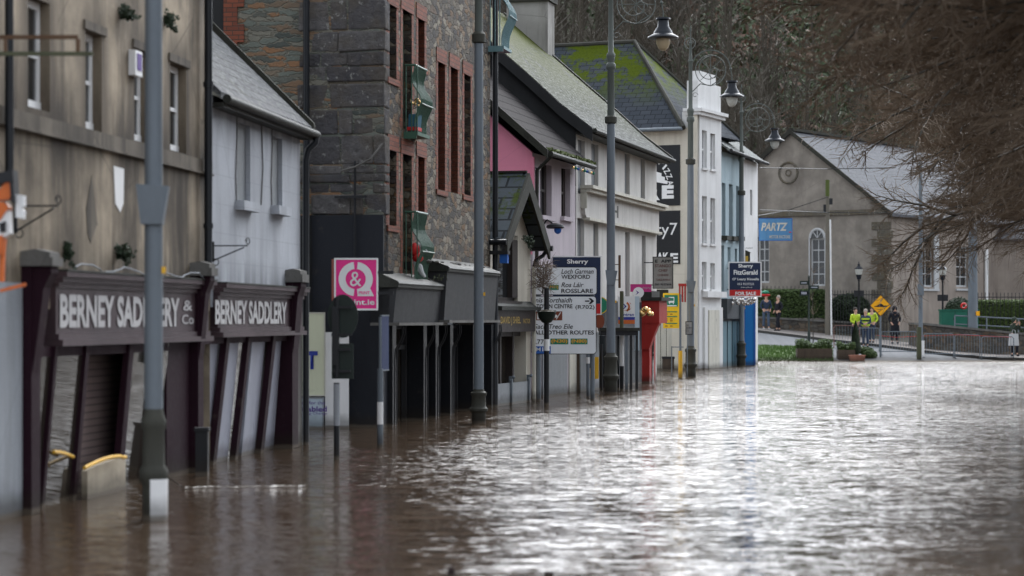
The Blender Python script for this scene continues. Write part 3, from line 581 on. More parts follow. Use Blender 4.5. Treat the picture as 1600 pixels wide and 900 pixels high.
# loose cable along cornice
m = MB(); pts = []
for i in range(24):
    t = i/23; s = FA.sz(92, 500)[0]+t*(FA.sz(318, 500)[0]-FA.sz(92, 500)[0]); pts.append((s, -.17+.03*math.sin(i*1.9), zt+.05+.035*math.sin(i*1.1)+(.1 if i > 21 else 0)))
m.tube(pts, .008, 5); m.build('cable', 'grey_pier', rA, True)
def wall_plant(fr, px, py, sc, label, off=0):
    s, z = fr.sz(px, py); p = fr.o+fr.d*s-fr.m*(.05+off); o = thing('wall_weed', label, 'plant', (p.x, p.y, z)); m = MB(); lf = MB(); rr = random.Random(int(px))
    for k in range(16):
        pts, d = strands(m, (0,0,0), (rr.uniform(-1,1), rr.uniform(-.4,.2), rr.uniform(-.5,1.6)), sc*rr.uniform(.5,1), .006, 4, .05, .4, rr)
        for q in pts[1:]:
            for _ in range(4):
                c = q+Vector((rr.uniform(-.03,.03),rr.uniform(-.03,.03),rr.uniform(-.03,.03))); u = Vector((rr.uniform(-1,1),rr.uniform(-1,1),rr.uniform(-1,1))).normalized()*.028; w = u.orthogonal().normalized()*.016
                lf.poly([c-u, c-w, c+u, c+w])
    m.build('stem', 'bark', o); lf.build('foliage', 'hedge_dark', o)
wall_plant(FA, 101, 402, .15, 'small dark weed growing above the left end of the first saddlery fascia')
wall_plant(FA, 183, 402, .17, 'tallest weed growing on the fascia ledge left of the nearest lamp post')
wall_plant(FA, 188, 28, .15, 'dark weed high on the beige wall between two windows')
wall_plant(FA, 257, 38, .15, 'dark weed high on the beige wall right of the nearest lamp post')
# scroll brackets
def scroll_bracket(fr, px, py, L, Hh, label, side=-1):
    s, z = fr.sz(px, py); p = fr.o+fr.d*s; o = thing('scroll_bracket', label, 'bracket', (p.x, p.y, z), fr.rz)
    MB().box(-.012,.012,-.03,0,-Hh,.05).build('wall_plate', 'iron', o)
    MB().cyl((0,-.02,0),(0,-L,0),.009,n=6).cyl((0,-.02,-Hh+.02),(0,-L*.9,-.02),.009,n=6).build('arm', 'iron', o)
    c = [(0, -L+.03*math.cos(t)*(1-t/14), .05+.05*math.sin(t)*(1-t/14)) for t in [k*.5 for k in range(16)]]
    c2 = [(0, -.05+.035*math.cos(t), -Hh+.0+.04*math.sin(t)) for t in [k*.5 for k in range(13)]]
    MB().tube(c, .006, 5).build('scroll', 'iron', o); MB().tube(c2, .006, 5).build('scroll', 'iron', o)
scroll_bracket(FA, 22, 322, .42, .25, 'black wrought iron basket bracket at the left end of the beige wall')
# rusty sign frame seen high left, fixed to the neighbouring wall
Y0 = 19.3; o = thing('hanging_bracket', 'empty rusty sign frame sticking out high at the left', 'bracket', W(-70, 84, Y0))
def L_(px, py): v = W(px, py, Y0)-o.location; return v
MB().box(0, L_(122,57).x, -.015, .015, L_(0,61).z, L_(0,55).z).box(L_(119,0).x, L_(125,0).x, -.014, .014, L_(0,84).z, L_(0,61).z).box(L_(6,0).x, L_(11,0).x, -.014,.014,L_(0,84).z,L_(0,61).z).build('frame', 'rust', o)
MB().box(0, L_(145,84).x, -.02, .02, L_(0,87).z, L_(0,81).z).build('lower_bar', 'mossmetal', o)
# orange machine hanging at the left edge
Y0 = 18.6; o = thing('hanging_power_tool', 'orange and white power tool display hung at the left edge', 'power tool', W(-14, 400, Y0))
def B_(m, x0, y0, x1, y1, d0=-.08, d1=.08): a = W(x0,y1,Y0)-o.location; b = W(x1,y0,Y0)-o.location; m.box(a.x, b.x, d0, d1, a.z, b.z); return m
def P_(m, pts, d0=-.08, d1=.08): m.extr([tuple((W(x,y,Y0)-o.location)+Vector((0,d0,0))) for x, y in pts], (0, d1-d0, 0)); return m
P_(MB(), [(-14,300),(4,296),(14,280),(20,286),(22,304),(17,312),(-14,314)]).build('body', 'orange', o)
P_(MB(), [(-14,318),(8,316),(17,325),(10,334),(3,345),(-14,340)]).build('body', 'orange', o); P_(MB(), [(-14,372),(8,368),(5,398),(-14,400)]).build('tank', 'orange', o)
P_(MB(), [(-6,322),(16,330),(18,365),(2,376),(-10,360)], -.06, .06).build('side_panel', 'white', o)
P_(MB(), [(-14,276),(8,270),(24,266),(27,316),(21,318),(19,284),(-8,292)], -.1,.1).build('handle', 'iron', o); P_(MB(), [(2,350),(12,346),(12,362),(4,364)], -.085,.085).build('vent', 'iron', o)
P_(MB(), [(26,304),(39,306),(39,322),(34,326),(39,330),(38,342),(26,340)], -.04,.04).build('chain_guard', 'white', o)
P_(MB(), [(0,440),(2,370),(8,372),(6,440)], -.03,.03).build('strap', 'orange', o); P_(MB(), [(0,452),(40,442),(40,447),(0,457)],-.02,.02).build('strap', 'orange', o)

# ---- B: pale blue-white house with second saddlery shopfront (same plane)
rB = FA.root('saddlery_shop_building', 'pale blue-white painted house above the second saddlery shopfront', 'building')
sB0 = sR+.015; sB1 = FA.sz(469, 500)[0]; zE = FA.sz(470, 201)[1]
opsB = [FA.rect(370,189,391,312), FA.rect(425,212,441,320)]
zs2 = FA.sz(335, 442)[1]
m = MB().wall(sB0, sB1, zs2-.3, zE, opsB, .10); m.box(sB0, sB1, .5, 6.6, -.9, zE-.1)
m.poly([(sB1,0,-.9),(sB1,.5,-.9),(sB1,.5,zE),(sB1,0,zE)]); m.build('wall', 'whitewash_blue', rB)
for a, b, c, d in opsB:
    f = MB().box(a+.001, b-.001, .06, .09, c+.001, d-.001).build('window', 'blind', rB)
    MB().box(a-.08, b+.07, -.12, .06, c-.13, c-.01).build('sill', 'whitewash_blue', f)
gable_roof(rB, sB0, sB1, -.16, 3.3, 6.76, zE+.02, zE+3.35, 'slate_grey', .1)
m = MB()
m.hexa([(sB1+.10,-.18,zE-.14),(sB1+.20,-.18,zE-.14),(sB1+.20,3.3,zE-.14+3.45),(sB1+.10,3.3,zE-.14+3.45),(sB1+.10,-.18,zE+.08),(sB1+.20,-.18,zE+.08),(sB1+.20,3.3,zE+.08+3.45),(sB1+.10,3.3,zE+.08+3.45)])
m.build('verge_board', 'verge', rB)
MB().tube([(sB0,-.21,zE-.06),(sB1+.2,-.21,zE-.08)], .055, 10).box(sB0, sB1+.1, -.17, .0, zE-.16, zE-.10).build('gutter', 'lead', rB, True)
e = FA.sz(481, 212, -.3)[0]
MB().tube([(sB1+.12,-.21,zE-.10),(sB1+.12,-.2,zE-.2),(sB1+.08,-.1,zE-.3),(sB1+.06,-.07,zE-.45),(sB1+.06,-.07,-.9)], .05, 10).build('drainpipe', 'pipe_black', rB, True)
m = MB(); rr = random.Random(3)
for a, b, c, d in opsB: m.tube([(a-.05,-.01,c-.1),(a-.1,-.012,c+.3),(a-.03,-.01,d-.2),(a-.04,-.01,d+.3)], .008, 4)
s1 = (opsB[0][1]+opsB[1][0])/2; m.tube([(s1-.05,-.01,opsB[0][2]),(s1+.05,-.01,opsB[0][2]+.5),(s1-.02,-.01,opsB[0][3]),(s1,-.01,zE-.1)], .008, 4)
m.build('cable', 'cap_stone', rB)
a2, b2, zl2, zt2 = shopfront(rB, FA, 333, 466, 0, 443, 527, 'BERNEY SADDLERY', 335, 447, 0, 0)
pC = pilaster(rB, FA, 446, 466, 423, 441, 478)
m = MB(); g = MB(); lp = MB()
for px, w in ((352,.16),(386,.15),(425,.18)): s, _ = FA.sz(px-4, 540); m = MB(); lean(m, s, w, zl2, .18, .08, -.22); m.build('mullion', 'purple', rB)
MB().box(pB[1]+.02, pC[0], -.02, .1, zl2-.08, zl2-.002).build('transom', 'purple', rB)
for x0, x1, lean_ in ((334,350,1),(360,380,1),(401,421,1),(430,447,0)):
    a, b = FA.sz(x0, 540)[0], FA.sz(x1, 540)[0]; d = -.22*lean_
    lp = MB(); lp.hexa([(a+d,.24,-.9),(b+d,.24,-.9),(b+d,.28,-.9),(a+d,.28,-.9),(a,.06,zl2-.08),(b,.06,zl2-.08),(b,.10,zl2-.08),(a,.10,zl2-.08)]); lp.build('door_panel', 'lilac_panel', rB)
g.poly([(pB[1]-.1,.29,-.9),(pC[0]+.02,.29,-.9),(pC[0]+.02,.11,zl2),(pB[1]-.1,.11,zl2)]); g.build('shop_window', 'shop_glass', rB)
a = pC[1]; MB().box(a+.02, sB1, -.03, .3, -.95, zl2+.5).build('door_post', 'cap_stone', rB)
scroll_bracket(FA, 331, 384, .45, .2, 'black wrought iron bracket on the pale blue-white house')
a = FA.sz(316, 700, -.3)[0]; p = FA.o+FA.d*a-FA.m*.3
tag(MB().box(-.07,.07,-.07,.07,-.9,.52).box(-.085,.085,-.085,.085,.52,.56).build('bollard', 'iron'), 'short black bollard beside the second saddlery shopfront', 'bollard').location = (p.x, p.y, 0)

# ---- C: tall stone warehouse
FC = Frame(600, 668, 1480); rC = FC.root('stone_warehouse', 'tall rubble stone building with red brick window surrounds and black shopfront', 'building')
sC1 = FC.sz(766, 560)[0]; HC = 11.5; DC = 9.
side = lambda u, w, z: (w, u, z)
yg = lambda px, py=300: FC.yz(px, py)[0]
zblk = FC.yz(545, 336)[1]
wa = (yg(350), yg(322), FC.yz(350,62)[1], HC-1.2)
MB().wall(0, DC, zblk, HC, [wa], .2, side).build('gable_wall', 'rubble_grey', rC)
SP = [('A1',608,6,619,121),('A2',629,14,643,200),('A3',653,28,663,103),
      ('B1',608,234,619,352),('B2',629,240,643,432),('B3',653,244,663,332),
      ('D1',684,96,695,296),('D2',704,104,715,300),('D3',725,115,735,304)]
ops = [FC.rect(x0,y0,x1,y1) for _, x0, y0, x1, y1 in SP]
zsh = FC.sz(620, 447)[1]
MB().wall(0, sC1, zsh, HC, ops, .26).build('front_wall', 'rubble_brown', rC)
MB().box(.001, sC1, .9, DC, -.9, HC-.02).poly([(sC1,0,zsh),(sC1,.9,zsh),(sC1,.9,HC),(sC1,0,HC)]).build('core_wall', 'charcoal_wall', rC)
gable_roof(rC, 0, sC1, -.2, DC/2, DC+.2, HC, HC+3.6, 'slate_grey')
MB().extr([(0,0,HC),(0,DC,HC),(0,DC/2,HC+3.5)], (.3,0,0)).build('gable_peak', 'rubble_grey', rC)
for (nm, *_), (a, b, c, d) in zip(SP, ops):
    m = MB(); w = .15; t = -.006
    m.box(a-w, a, t, .25, c, d).box(b, b+w, t, .25, c, d).box(a-w, b+w, t-.01, .25, d, d+.26)
    if nm[1] != '2': m.box(a-w-.02, b+w+.02, t-.025, .25, c-.10, c)
    for k in range(int((d-c)/.32)):
        z = c+k*.32
        if k % 2 == 0: m.box(a-w-.07, a-w, t+.002, .0, z, z+.17); m.box(b+w, b+w+.07, t+.002, .0, z, z+.17)
    f = m.build('window' if nm[1] != '2' else 'door', 'red_brick', rC)
    MB().poly([(a,.2,c),(b,.2,c),(b,.2,d),(a,.2,d)]).build('pane', 'glass', f)
    MB().box(a,a+.05,.14,.19,c,d).box(b-.05,b,.14,.19,c,d).box(a+.05,b-.05,.141,.19,d-.06,d).build('frame', 'green_rail' if nm[1]=='2' else 'brown_frame', f)
# brick-dressed gable window
y0, y1, z0, z1 = wa; m = MB()
for k in range(40):
    z = z0-.35+k*.3
    if z > z1: break
    m.box(-.03, .15, y0-(.36 if k % 2 else .24), y0, z, z+.3)
m.box(-.03,.15,y0,y1,z0-.2,z0)
f = m.build('window', 'red_brick', rC); MB().poly([(.15,y0,z0),(.15,y1,z0),(.15,y1,z1),(.15,y0,z1)]).build('pane', 'glass', f)
MB().box(.08,.13,y0,y0+.08,z0,z1).box(.08,.13,y0+.5,y0+.56,z0,z1).build('frame', 'dark_green_metal', f)
# quoin blocks
m = MB(); rr = random.Random(9); z = zblk
while z < HC:
    hh = rr.choice((.16,.24,.30,.36,.42,.48))*rr.uniform(.9,1.1); ye = rr.uniform(1.15, 1.38); cuts = [-.03]
    while cuts[-1] < ye: cuts.append(cuts[-1]+rr.choice((.22,.35,.5,.62,.75,.9))*rr.uniform(.85,1.15))
    cuts[-1] = max(min(cuts[-1], 1.5), cuts[-2]+.15)
    for a, b in zip(cuts, cuts[1:]):
        j = lambda k=.018: rr.uniform(-k,k); q = rr.uniform(.0,.035); X2 = .34 if a < 0 else .1; g = .010; zt_ = z+hh-g*rr.uniform(.5,1.5)
        m.hexa([(-q+j(),a+g+j(),z+g+j()),(X2,a+g,z+g),(X2,b-g,z+g),(-q+j(),b-g+j(),z+g+j()),(-q+j(),a+g+j(),zt_+j()),(X2,a+g,zt_),(X2,b-g,zt_),(-q+j(),b-g+j(),zt_+j())])
    z += hh
q_ = m.build('quoin', 'quoin', rC); bv = q_.modifiers.new('edge', 'BEVEL'); bv.width = .025; bv.segments = 2; bv.limit_method = 'NONE'
# black painted ground part of gable
MB().box(-.05, .3, 0, yg(488), -.95, zblk).build('painted_gable_wall', 'black_paint', rC)
ya, yb = yg(490), yg(452); MB().box(-.05,.25,ya+.01,DC,-.95,zblk-.2).build('dark_return_wall', 'charcoal_wall', rC)
yp = yg(482); MB().cyl((-.13,yp,-.9),(-.13,yp,HC),.055).build('drainpipe', 'pipe_black', rC, True)
yp = yg(557); MB().tube([(-.1,yp,zblk-.9),(-.1,yp,zblk+.9)],.02,6).box(-.12,-.08,yp-.2,yp+.35,zblk+.28,zblk+.32).build('old_bracket', 'iron', rC)
MB().tube([(-.1,yg(600,225),FC.yz(600,225)[1]),(-.25,yg(585,250),FC.yz(585,250)[1]),(-.2,yg(560,262),FC.yz(560,262)[1]),(-.1,yg(535,268),FC.yz(535,268)[1])],.018,5).build('cable', 'cap_stone', rC)
for px, sx in ((764, 0),): s = sC1+.03; MB().cyl((s,-.1,-.9),(s,-.1,HC),.06).build('drainpipe', 'pipe_black', rC, True)
# shop fascias
def fasc(x0, y0, x1, y1, pr, ytop):
    a, z1 = FC.sz(x0, y0, -pr); b, _ = FC.sz(x1, y0, -pr); _, z0 = FC.sz(x0, y1, -pr); zt = FC.sz(x0, ytop, -pr)[1]
    MB().hexa([(a,-pr+.04,z0),(b,-pr+.04,z0),(b,.1,z0),(a,.1,z0),(a,-pr-.02,z1),(b,-pr-.02,z1),(b,.1,z1),(a,.1,z1)]).build('fascia', 'charcoal', rC)
    MB().box(a-.03, b+.03, -pr-.07, .1, z0-.05, z0-.002).build('fascia_trim', 'cap_stone', rC)
    m = MB().box(a-.05, b+.05, -pr-.06, .05, z1+.002, zt-.06)
    m.hexa([(a-.05,-pr-.08,zt-.06),(b+.05,-pr-.08,zt-.06),(b+.05,.0,zt-.06),(a-.05,.0,zt-.06),(a-.05,-pr-.05,zt-.02),(b+.05,-pr-.05,zt-.02),(b+.05,.0,zt+.14),(a-.05,.0,zt+.14)])
    m.build('shop_ledge', 'lead', rC); return a, b, z0, z1
f1 = fasc(618, 449, 693, 504, .32, 437); f2 = fasc(697, 424, 776, 500, .42, 414)
MB().box(0, f1[0], -.22, .1, f1[2], f1[3]).build('fascia_end', 'shop_black', rC)
MB().box(0, sC1, .32, .36, -.9, f1[3]).build('shop_window', 'shop_glass', rC)
FSH = [FC.sz(q, 560)[0] for q in (606, 655, 674, 697, 733, 762)]
for s in FSH:
    mt = MB(); pl_ = MB().box(s, s+.26, -.08, .32, -.95, f1[2]-.052).build('pilaster', 'shop_black', rC)
    for o_ in (.05, .2):
        z = f1[2]-.06
        MB().tube([(s+o_,-.24,z),(s+o_,-.25,z-.12),(s+o_,-.2,z-.26),(s+o_,-.12,z-.4),(s+o_,-.11,z-.6),(s+o_,-.105,-.9)], .013, 5).build('trim', 'charcoal', pl_)

for a, b in zip(FSH, FSH[1:]):
    z9 = f1[2]-.06; f_ = MB().box(a+.28,a+.34,.22,.31,-.9,z9).box(b-.08,b-.02,.22,.31,-.9,z9).box(a+.34,b-.08,.23,.31,z9-.42,z9-.34).box(a+.34,b-.08,.23,.31,z9-.06,z9).build('shop_frame', 'charcoal', rC)
    if b-a > 1.2: MB().box((a+b)/2+.05,(a+b)/2+.12,.231,.309,-.9,z9-.42).box(a+.36,(a+b)/2+.03,.26,.30,-.9,.35).build('door', 'dark_shop', f_)
# debris on ledge
m = MB(); rr = random.Random(4)
for k in range(60): s = rr.uniform(f2[0]-1.0, f2[1]); m.ball((s, rr.uniform(-.3,-.02), f2[3]+.17), rr.uniform(.02,.07), (1.6,1,.6), 4)
m.build('ledge_rubble', 'cap_stone', rC)
# balconies
def balcony(px, y0, y1, L, mat, p0=.27, belly=.22):
    s, zt = FC.sz(px, y0); _, zb = FC.sz(px, y1); hh = zt-zb; bl = []
    f = MB().box(s-.02, s+L+.02, -p0-.05, 0, zb-.06, zb).box(s-.02,s+.0,-p0-.03,0,zb-.12,zb-.06).build('balcony', mat, rC)
    prf = [(p0-.03+.03*math.cos(t*4*math.pi)+belly*math.sin(min(1, t/.84)*math.pi)**2, t) for t in [i/16 for i in range(17)]]
    m = MB()
    for k in range(int(L/.085)+1):
        q = s+k*.085; m.tube([(q,-o_,zb+hh*t) for o_, t in prf], .012, 5)
    m.tube([(s,-p0,zt),(s+L,-p0,zt)], .022, 6); m.tube([(s,-p0-belly,zb+hh*.42),(s+L,-p0-belly,zb+hh*.42)], .014, 5)
    m.tube([(s,-p0,zt),(s,-.02,zt)], .02, 6).tube([(s+L,-p0,zt),(s+L,-.02,zt)], .02, 6)
    for k in range(3): m.cyl((s,-.04-k*.1,zb),(s,-.04-k*.1,zt),.011,n=5)
    m.build('railing', mat, f); return s, zb, zt
b1 = balcony(631, 102, 206, .9, 'green_rail', .20, .12); b2 = balcony(631, 331, 438, .95, 'green_rail', .20, .13); b3 = balcony(763, -40, 72, .8, 'teal_rail', .28, .17)
def wp(fr, s, y, z): p = fr.o+fr.d*s+fr.m*y; return Vector((p.x, p.y, z))
# festive things on the balconies
o = thing('fairy_light_garland', 'gold bauble garland bunched on the upper green balcony', 'garland', wp(FC, b1[0]+.3, -.14, b1[1]+.5), FC.rz); rr = random.Random(2); o.scale = (.7,.7,.7)
MB().tube([(k*.07-.3, rr.uniform(-.08,.08), .12*math.sin(k*1.3)) for k in range(12)], .01, 5).build('cord', 'iron', o)
m = MB(); [m.ball((rr.uniform(-.35,.4), rr.uniform(-.16,.14), rr.uniform(-.06,.2)), rr.uniform(.025,.042), n=7) for _ in range(14)]; m.build('bauble', 'bauble', o, True)
o = thing('festive_parcel', 'teal and red wrapped festive parcel on the upper green balcony', 'parcel', wp(FC, b1[0]+.2, -.13, b1[1]), FC.rz); o.scale = (.7,.7,.75)
MB().hexa([(-.2,-.12,.12),(.25,-.12,.12),(.25,.1,.12),(-.2,.1,.12),(-.12,-.12,.42),(.28,-.15,.46),(.28,.1,.46),(-.12,.1,.42)]).build('wrapping', 'cloth_teal', o); MB().box(-.22,.27,-.14,.12,.04,.119).build('ribbon', 'red_bright', o); MB().box(-.2,.25,-.12,.1,0,.039).build('base', 'iron', o)
o = thing('festive_figure', 'slumped red and white festive cloth figure on the lower green balcony', 'decoration', wp(FC, b2[0]+.25, -.13, b2[1]+.22), FC.rz); o.scale = (.75,.75,.75)
MB().ball((-.03,-.02,.42), .14, (1,.8,1.2)).ball((0,-.08,.24), .13,(1,1,.9)).build('body', 'red_bright', o, True)
MB().tube([(-.05,-.05,.60),(.02,-.12,.52),(.05,-.22,.42),(.08,-.29,.38)], [.02,.05,.045,.02], 8).tube([(0,0,.16),(.03,-.1,.02),(.05,-.16,-.12),(.07,-.24,-.22)], [.05,.09,.06,.03], 8).build('trimming', 'cloth_white', o, True)
def weeds(name, label, p, n, spread, hgt, mat, seed=1):
    rr = random.Random(seed); o = thing(name, label, 'plant', p); m = MB(); st = MB()
    for k in range(n):
        b = Vector((rr.uniform(-spread,spread), rr.uniform(-spread*.4,spread*.4), 0)); t = b+Vector((rr.uniform(-.1,.1), rr.uniform(-.1,.1), hgt*rr.uniform(.4,1)))
        st.tube([b, t], [.006,.003], 3, False)
        for _ in range(5):
            c = b.lerp(t, rr.uniform(.2,1.05)); u = Vector((rr.uniform(-1,1),rr.uniform(-1,1),rr.uniform(-.3,1))).normalized()*hgt*.16; w = u.cross(Vector((0,0,1))).normalized()*hgt*.07 if u.cross(Vector((0,0,1))).length>1e-4 else Vector((.01,0,0))
            m.poly([c-u, c-w, c+u, c+w])
    st.build('stem', 'bark', o); m.build('foliage', mat, o); return o
weeds('ledge_weed', 'bright green weeds on the shop ledge under the lower green balcony', wp(FC, b2[0]+.9, -.33, f1[3]+.15), 26, .28, .13, 'hedge_lit', 3)

# Q & A style print box sign, projecting from the corner facing the eye
Ys = 36.8; o = thing('print_shop_sign', 'pink square box sign for a print shop with big white letter logo', 'sign', W(523, 484, Ys))
k = Ys/FP; w, hh = 67*k, 80*k
MB().box(-.05, 0, 0, .16, 0, hh-.01).build('side_panel', 'brick_side', o)
MB().box(0, w, 0, .16, 0, hh).box(-.01,w+.005,-.012,0,-.01,.02).box(-.01,w+.005,-.012,0,hh-.02,hh+.01).box(-.01,.02,-.011,0,.02,hh-.02).box(w-.02,w+.005,-.011,0,.02,hh-.02).build('frame', 'white', o)
MB().box(.02, w-.02, -.006, -.001, .02, hh-.02).build('panel', 'magenta', o)
m = MB(); cx, cz = w*.49, hh*.60; Ro, Ri = w*.40, w*.235
for a0, a1 in ((97, 263), (-83, 83)):
    n = 18
    for i in range(n):
        t0, t1 = R(a0+(a1-a0)*i/n), R(a0+(a1-a0)*(i+1)/n)
        m.poly([(cx+Ri*math.cos(t0),-.010,cz+Ri*math.sin(t0)),(cx+Ro*math.cos(t0),-.010,cz+Ro*math.sin(t0)),(cx+Ro*math.cos(t1),-.010,cz+Ro*math.sin(t1)),(cx+Ri*math.cos(t1),-.010,cz+Ri*math.sin(t1))])
m.poly([(cx+.03,-.0105,cz-Ro),(cx+Ro+.02,-.0105,cz-Ro),(cx+Ro-.06,-.0105,cz-Ro+.16),(cx+.03,-.0105,cz-Ri-.02)])
m.build('logo', 'white', o)
text('lettering', '&', (cx,-.012,cz), w*.27, w*.34, 'white', o); text('lettering', 'PRINT', (cx+Ro*.5,-.014,cz-Ro+.055), w*.26, .05, 'magenta', o, bold=.02)
text('lettering', 'print.ie', (w*.58,-.012,hh*.13), w*.70, .115, 'white', o, bold=.02)
[MB().box(w, w+.25, .05, .1, hh*q, hh*(q+.06)).build('wall_fixing', 'iron', o) for q in (.3,.7)]
# notice boards under it
def flat_sign(name, label, cat, x0, y0, x1, y1, Y, mat, frame=None, th=.03):
    o = thing(name, label, cat, W(x0, y1, Y)); k = Y/FP; w, h = (x1-x0)*k, (y1-y0)*k
    MB().box(0, w, 0, th, 0, h).build('board', mat, o)
    if frame: MB().box(0,w,-.008,-.001,0,.02).box(0,w,-.008,-.001,h-.02,h).box(0,.02,-.008,-.001,.02,h-.02).box(w-.02,w,-.008,-.001,.02,h-.02).build('frame', frame, o)
    return o, w, h
o, w, h = flat_sign('notice_board', 'cream notice board with large blue letter T on the black wall', 'sign', 440, 488, 508, 619, 37.7, 'cream_sign', 'faded_cream')
text('lettering', 'T', (w*.70,-.012,h*.43), .19, .30, 'royal', o, bold=.05)
o, w, h = flat_sign('notice_board', 'pale blue charity notice board under the cream one', 'sign', 440, 621, 506, 674, 37.65, 'pale_sign', 'grey_pier')
text('lettering', 'ings for the', (w*.72,-.012,h*.83), .42, .075, 'violet', o); text('lettering', 'Disabled', (w*.70,-.012,h*.66), .52, .09, 'violet', o, bold=.02); text('lettering', 'a Living Change', (w*.72,-.012,h*.52), .5, .05, 'violet', o)
o, w, h = flat_sign('white_board', 'tall plain white board standing on the black wall', 'board', 508, 519, 545, 690, 37.75, 'white')
# ---- traffic sign seen from behind
Ys = H*FP/(718-HY); o = thing('traffic_sign', 'round dark green sign back on a mottled pole in the flood', 'traffic sign', (*W(526, 718, Ys).xy, 0)); k = Ys/FP
MB().cyl((0,0,-.9),(0,0,H+(HY-598)*k),.038).build('pole', 'sign_black', o, True); MB().cyl((0,0,H-100*k),(0,0,H-165*k),.0405).build('pole_sleeve', 'grey_pier', o, True); MB().cyl((0,0,H-90*k),(0,0,H+35*k),.036).build('post', 'iron', o, True)
m = MB().lathe((9*k,.05,H+6*k), [(.001,0),(24*k,0),(24*k,.02),(.001,.02)], 32, 'y'); o1 = m.build('disc', 'dark_green_metal', o, False); o1.scale = (1,1,1.42); o1.location.z = -(H+6*k)*.42
MB().box(-8*k,26*k,.03,.05,H-92*k,H-37*k).build('back_plate', 'dark_green_metal', o)
MB().box(-8*k,24*k,-.03,.0,H+18*k,H+22*k).box(-8*k,24*k,-.03,.0,H-25*k,H-21*k).box(-6*k,22*k,-.03,.0,H-48*k,H-44*k).box(-6*k,22*k,-.03,0,H-82*k,H-78*k).box(-7*k,1*k,-.045,.0,H-70*k,H+20*k).build('fixing', 'iron', o)
# ---- blue street plate edge-on
Ys = H*FP/(700-HY); o = thing('street_name_sign', 'narrow blue sign plate edge-on on a thin grey post', 'sign', (*W(594, 700, Ys).xy, 0)); k = Ys/FP
MB().cyl((0,0,-.9),(0,0,H-76*k),.042).cyl((0,0,H-76*k),(0,0,H+5*k),.02).build('post', 'galv', o, True); MB().cyl((0,0,H-163*k),(0,0,H-128*k),.0435).build('reflective_band', 'white', o, True)
bl = MB().box(.06,.46,-.010,.010,H-78*k,H+6*k).build('plate', 'plate_blue', o); bl.rotation_euler = (0,0,R(79)); bl.location = (.0,0,0)
MB().box(.04,.47,-.014,.014,H+6*k,H+8*k).box(.04,.47,-.014,.014,H-80*k,H-78*k).build('plate_edge', 'galv', bl)

# ---- D: small cream building with slated gable
FD = Frame(765, 636, 1750); rD = FD.root('gabled_shop_building', 'small cream shop with mossy slate gable roof and brown fascia', 'building')
sD1 = FD.sz(829, 560)[0]; mid = sD1/2; za = FD.sz(798, 385)[1]+.05; zp = FD.sz(815, 272, -.35)[1]
zfb = FD.sz(770, 519)[1]; zft = FD.sz(770, 480)[1]
wn = (FD.sz(774,420)[0], FD.sz(809,420)[0], FD.sz(780,470)[1], FD.sz(780,372)[1]+.1)
MB().wall(0, sD1, zft, za+.1, [wn], .15).box(0,sD1,.4,6,-.9,za).extr([(0,0,za+.1),(sD1,0,za+.1),(mid,0,zp-.12)], (0,.3,0)).poly([(sD1,0,-.9),(sD1,.4,-.9),(sD1,.4,za),(sD1,0,za)]).build('wall', 'cream_wall', rD)
f = MB().box(wn[0],wn[1],.08,.13,wn[2],wn[2]+.08).box(wn[0],wn[0]+.12,.08,.13,wn[2]+.08,wn[3]).box(wn[1]-.45,wn[1],.0,.13,wn[2]+.08,wn[3]).box(wn[0]-.05,wn[1]+.1,-.08,.08,wn[2]-.08,wn[2]).build('window', 'brown_frame', rD)
MB().poly([(wn[0],.11,wn[2]),(wn[1],.11,wn[2]),(wn[1],.11,wn[3]),(wn[0],.11,wn[3])]).build('pane', 'glass', f)
m = MB(); ov = .36
for sa in (-.12, sD1+.12):
    m.hexa([(sa,-ov,za-.02),(sa,6,za-.02),(mid,6,zp-.02),(mid,-ov,zp-.02),(sa,-ov,za+.06),(sa,6,za+.06),(mid,6,zp+.06),(mid,-ov,zp+.06)])
m.build('roof', 'slate_porch', rD); m = MB()
for sa in (-.14, sD1+.14):
    m.hexa([(sa,-ov-.06,za-.28),(mid,-ov-.06,zp-.36),(mid,-ov-.003,zp-.36),(sa,-ov-.003,za-.28),(sa,-ov-.06,za+.03),(mid,-ov-.06,zp+.05),(mid,-ov-.003,zp+.05),(sa,-ov-.003,za+.03)])
m.box(mid-.05, mid+.05, -.36, 3, zp+.06, zp+.10)
m.build('bargeboard', 'verge', rD)
MB().tube([(-.18,-ov-.05,za-.02),(-.18,3,za-.02)],.06,8).tube([(sD1+.18,-ov-.1,za-.04),(sD1+.18,3,za-.04)],.06,8).tube([(sD1+.16,-.34,za-.06),(sD1+.14,-.25,za-.2),(sD1+.02,-.12,za-.3),(sD1+.0,-.08,za-.45)],.045,8).build('gutter', 'pipe_black', rD, True)
MB().tube([(sD1+.0,-.08,za-.45),(sD1+.0,-.08,-.9)],.045,8).build('drainpipe', 'faded_cream', rD, True)
a, b = FD.sz(768,500)[0], sD1-.04
MB().box(a, b, -.12, .2, zfb, zft-.06).build('fascia', 'brown_frame', rD); MB().box(a-.04,b+.06,-.24,.2,zft-.058,zft+.02).hexa([(a,-.2,zft+.021),(b,-.2,zft+.021),(b,-.0,zft+.021),(a,-.0,zft+.021),(a,-.15,zft+.03),(b,-.15,zft+.03),(b,0,zft+.14),(a,0,zft+.14)]).build('cornice', 'lead', rD)
s0, s1 = FD.sz(782,500,-.12)[0], FD.sz(813,500,-.12)[0]; text('lettering', 'DAVID J SHIEL', ((s0+s1)/2,-.128,(zfb+zft)/2-.03), s1-s0, .19, 'gold', rD, bold=.01)
s2, s3 = FD.sz(817,500,-.12)[0], FD.sz(829,500,-.12)[0]; text('lettering', 'FACTOR', ((s2+s3)/2-.03,-.128,(zfb+zft)/2-.03), (s3-s2)*.9, .10, 'gold', rD)
c0 = FD.sz(822,560)[0]
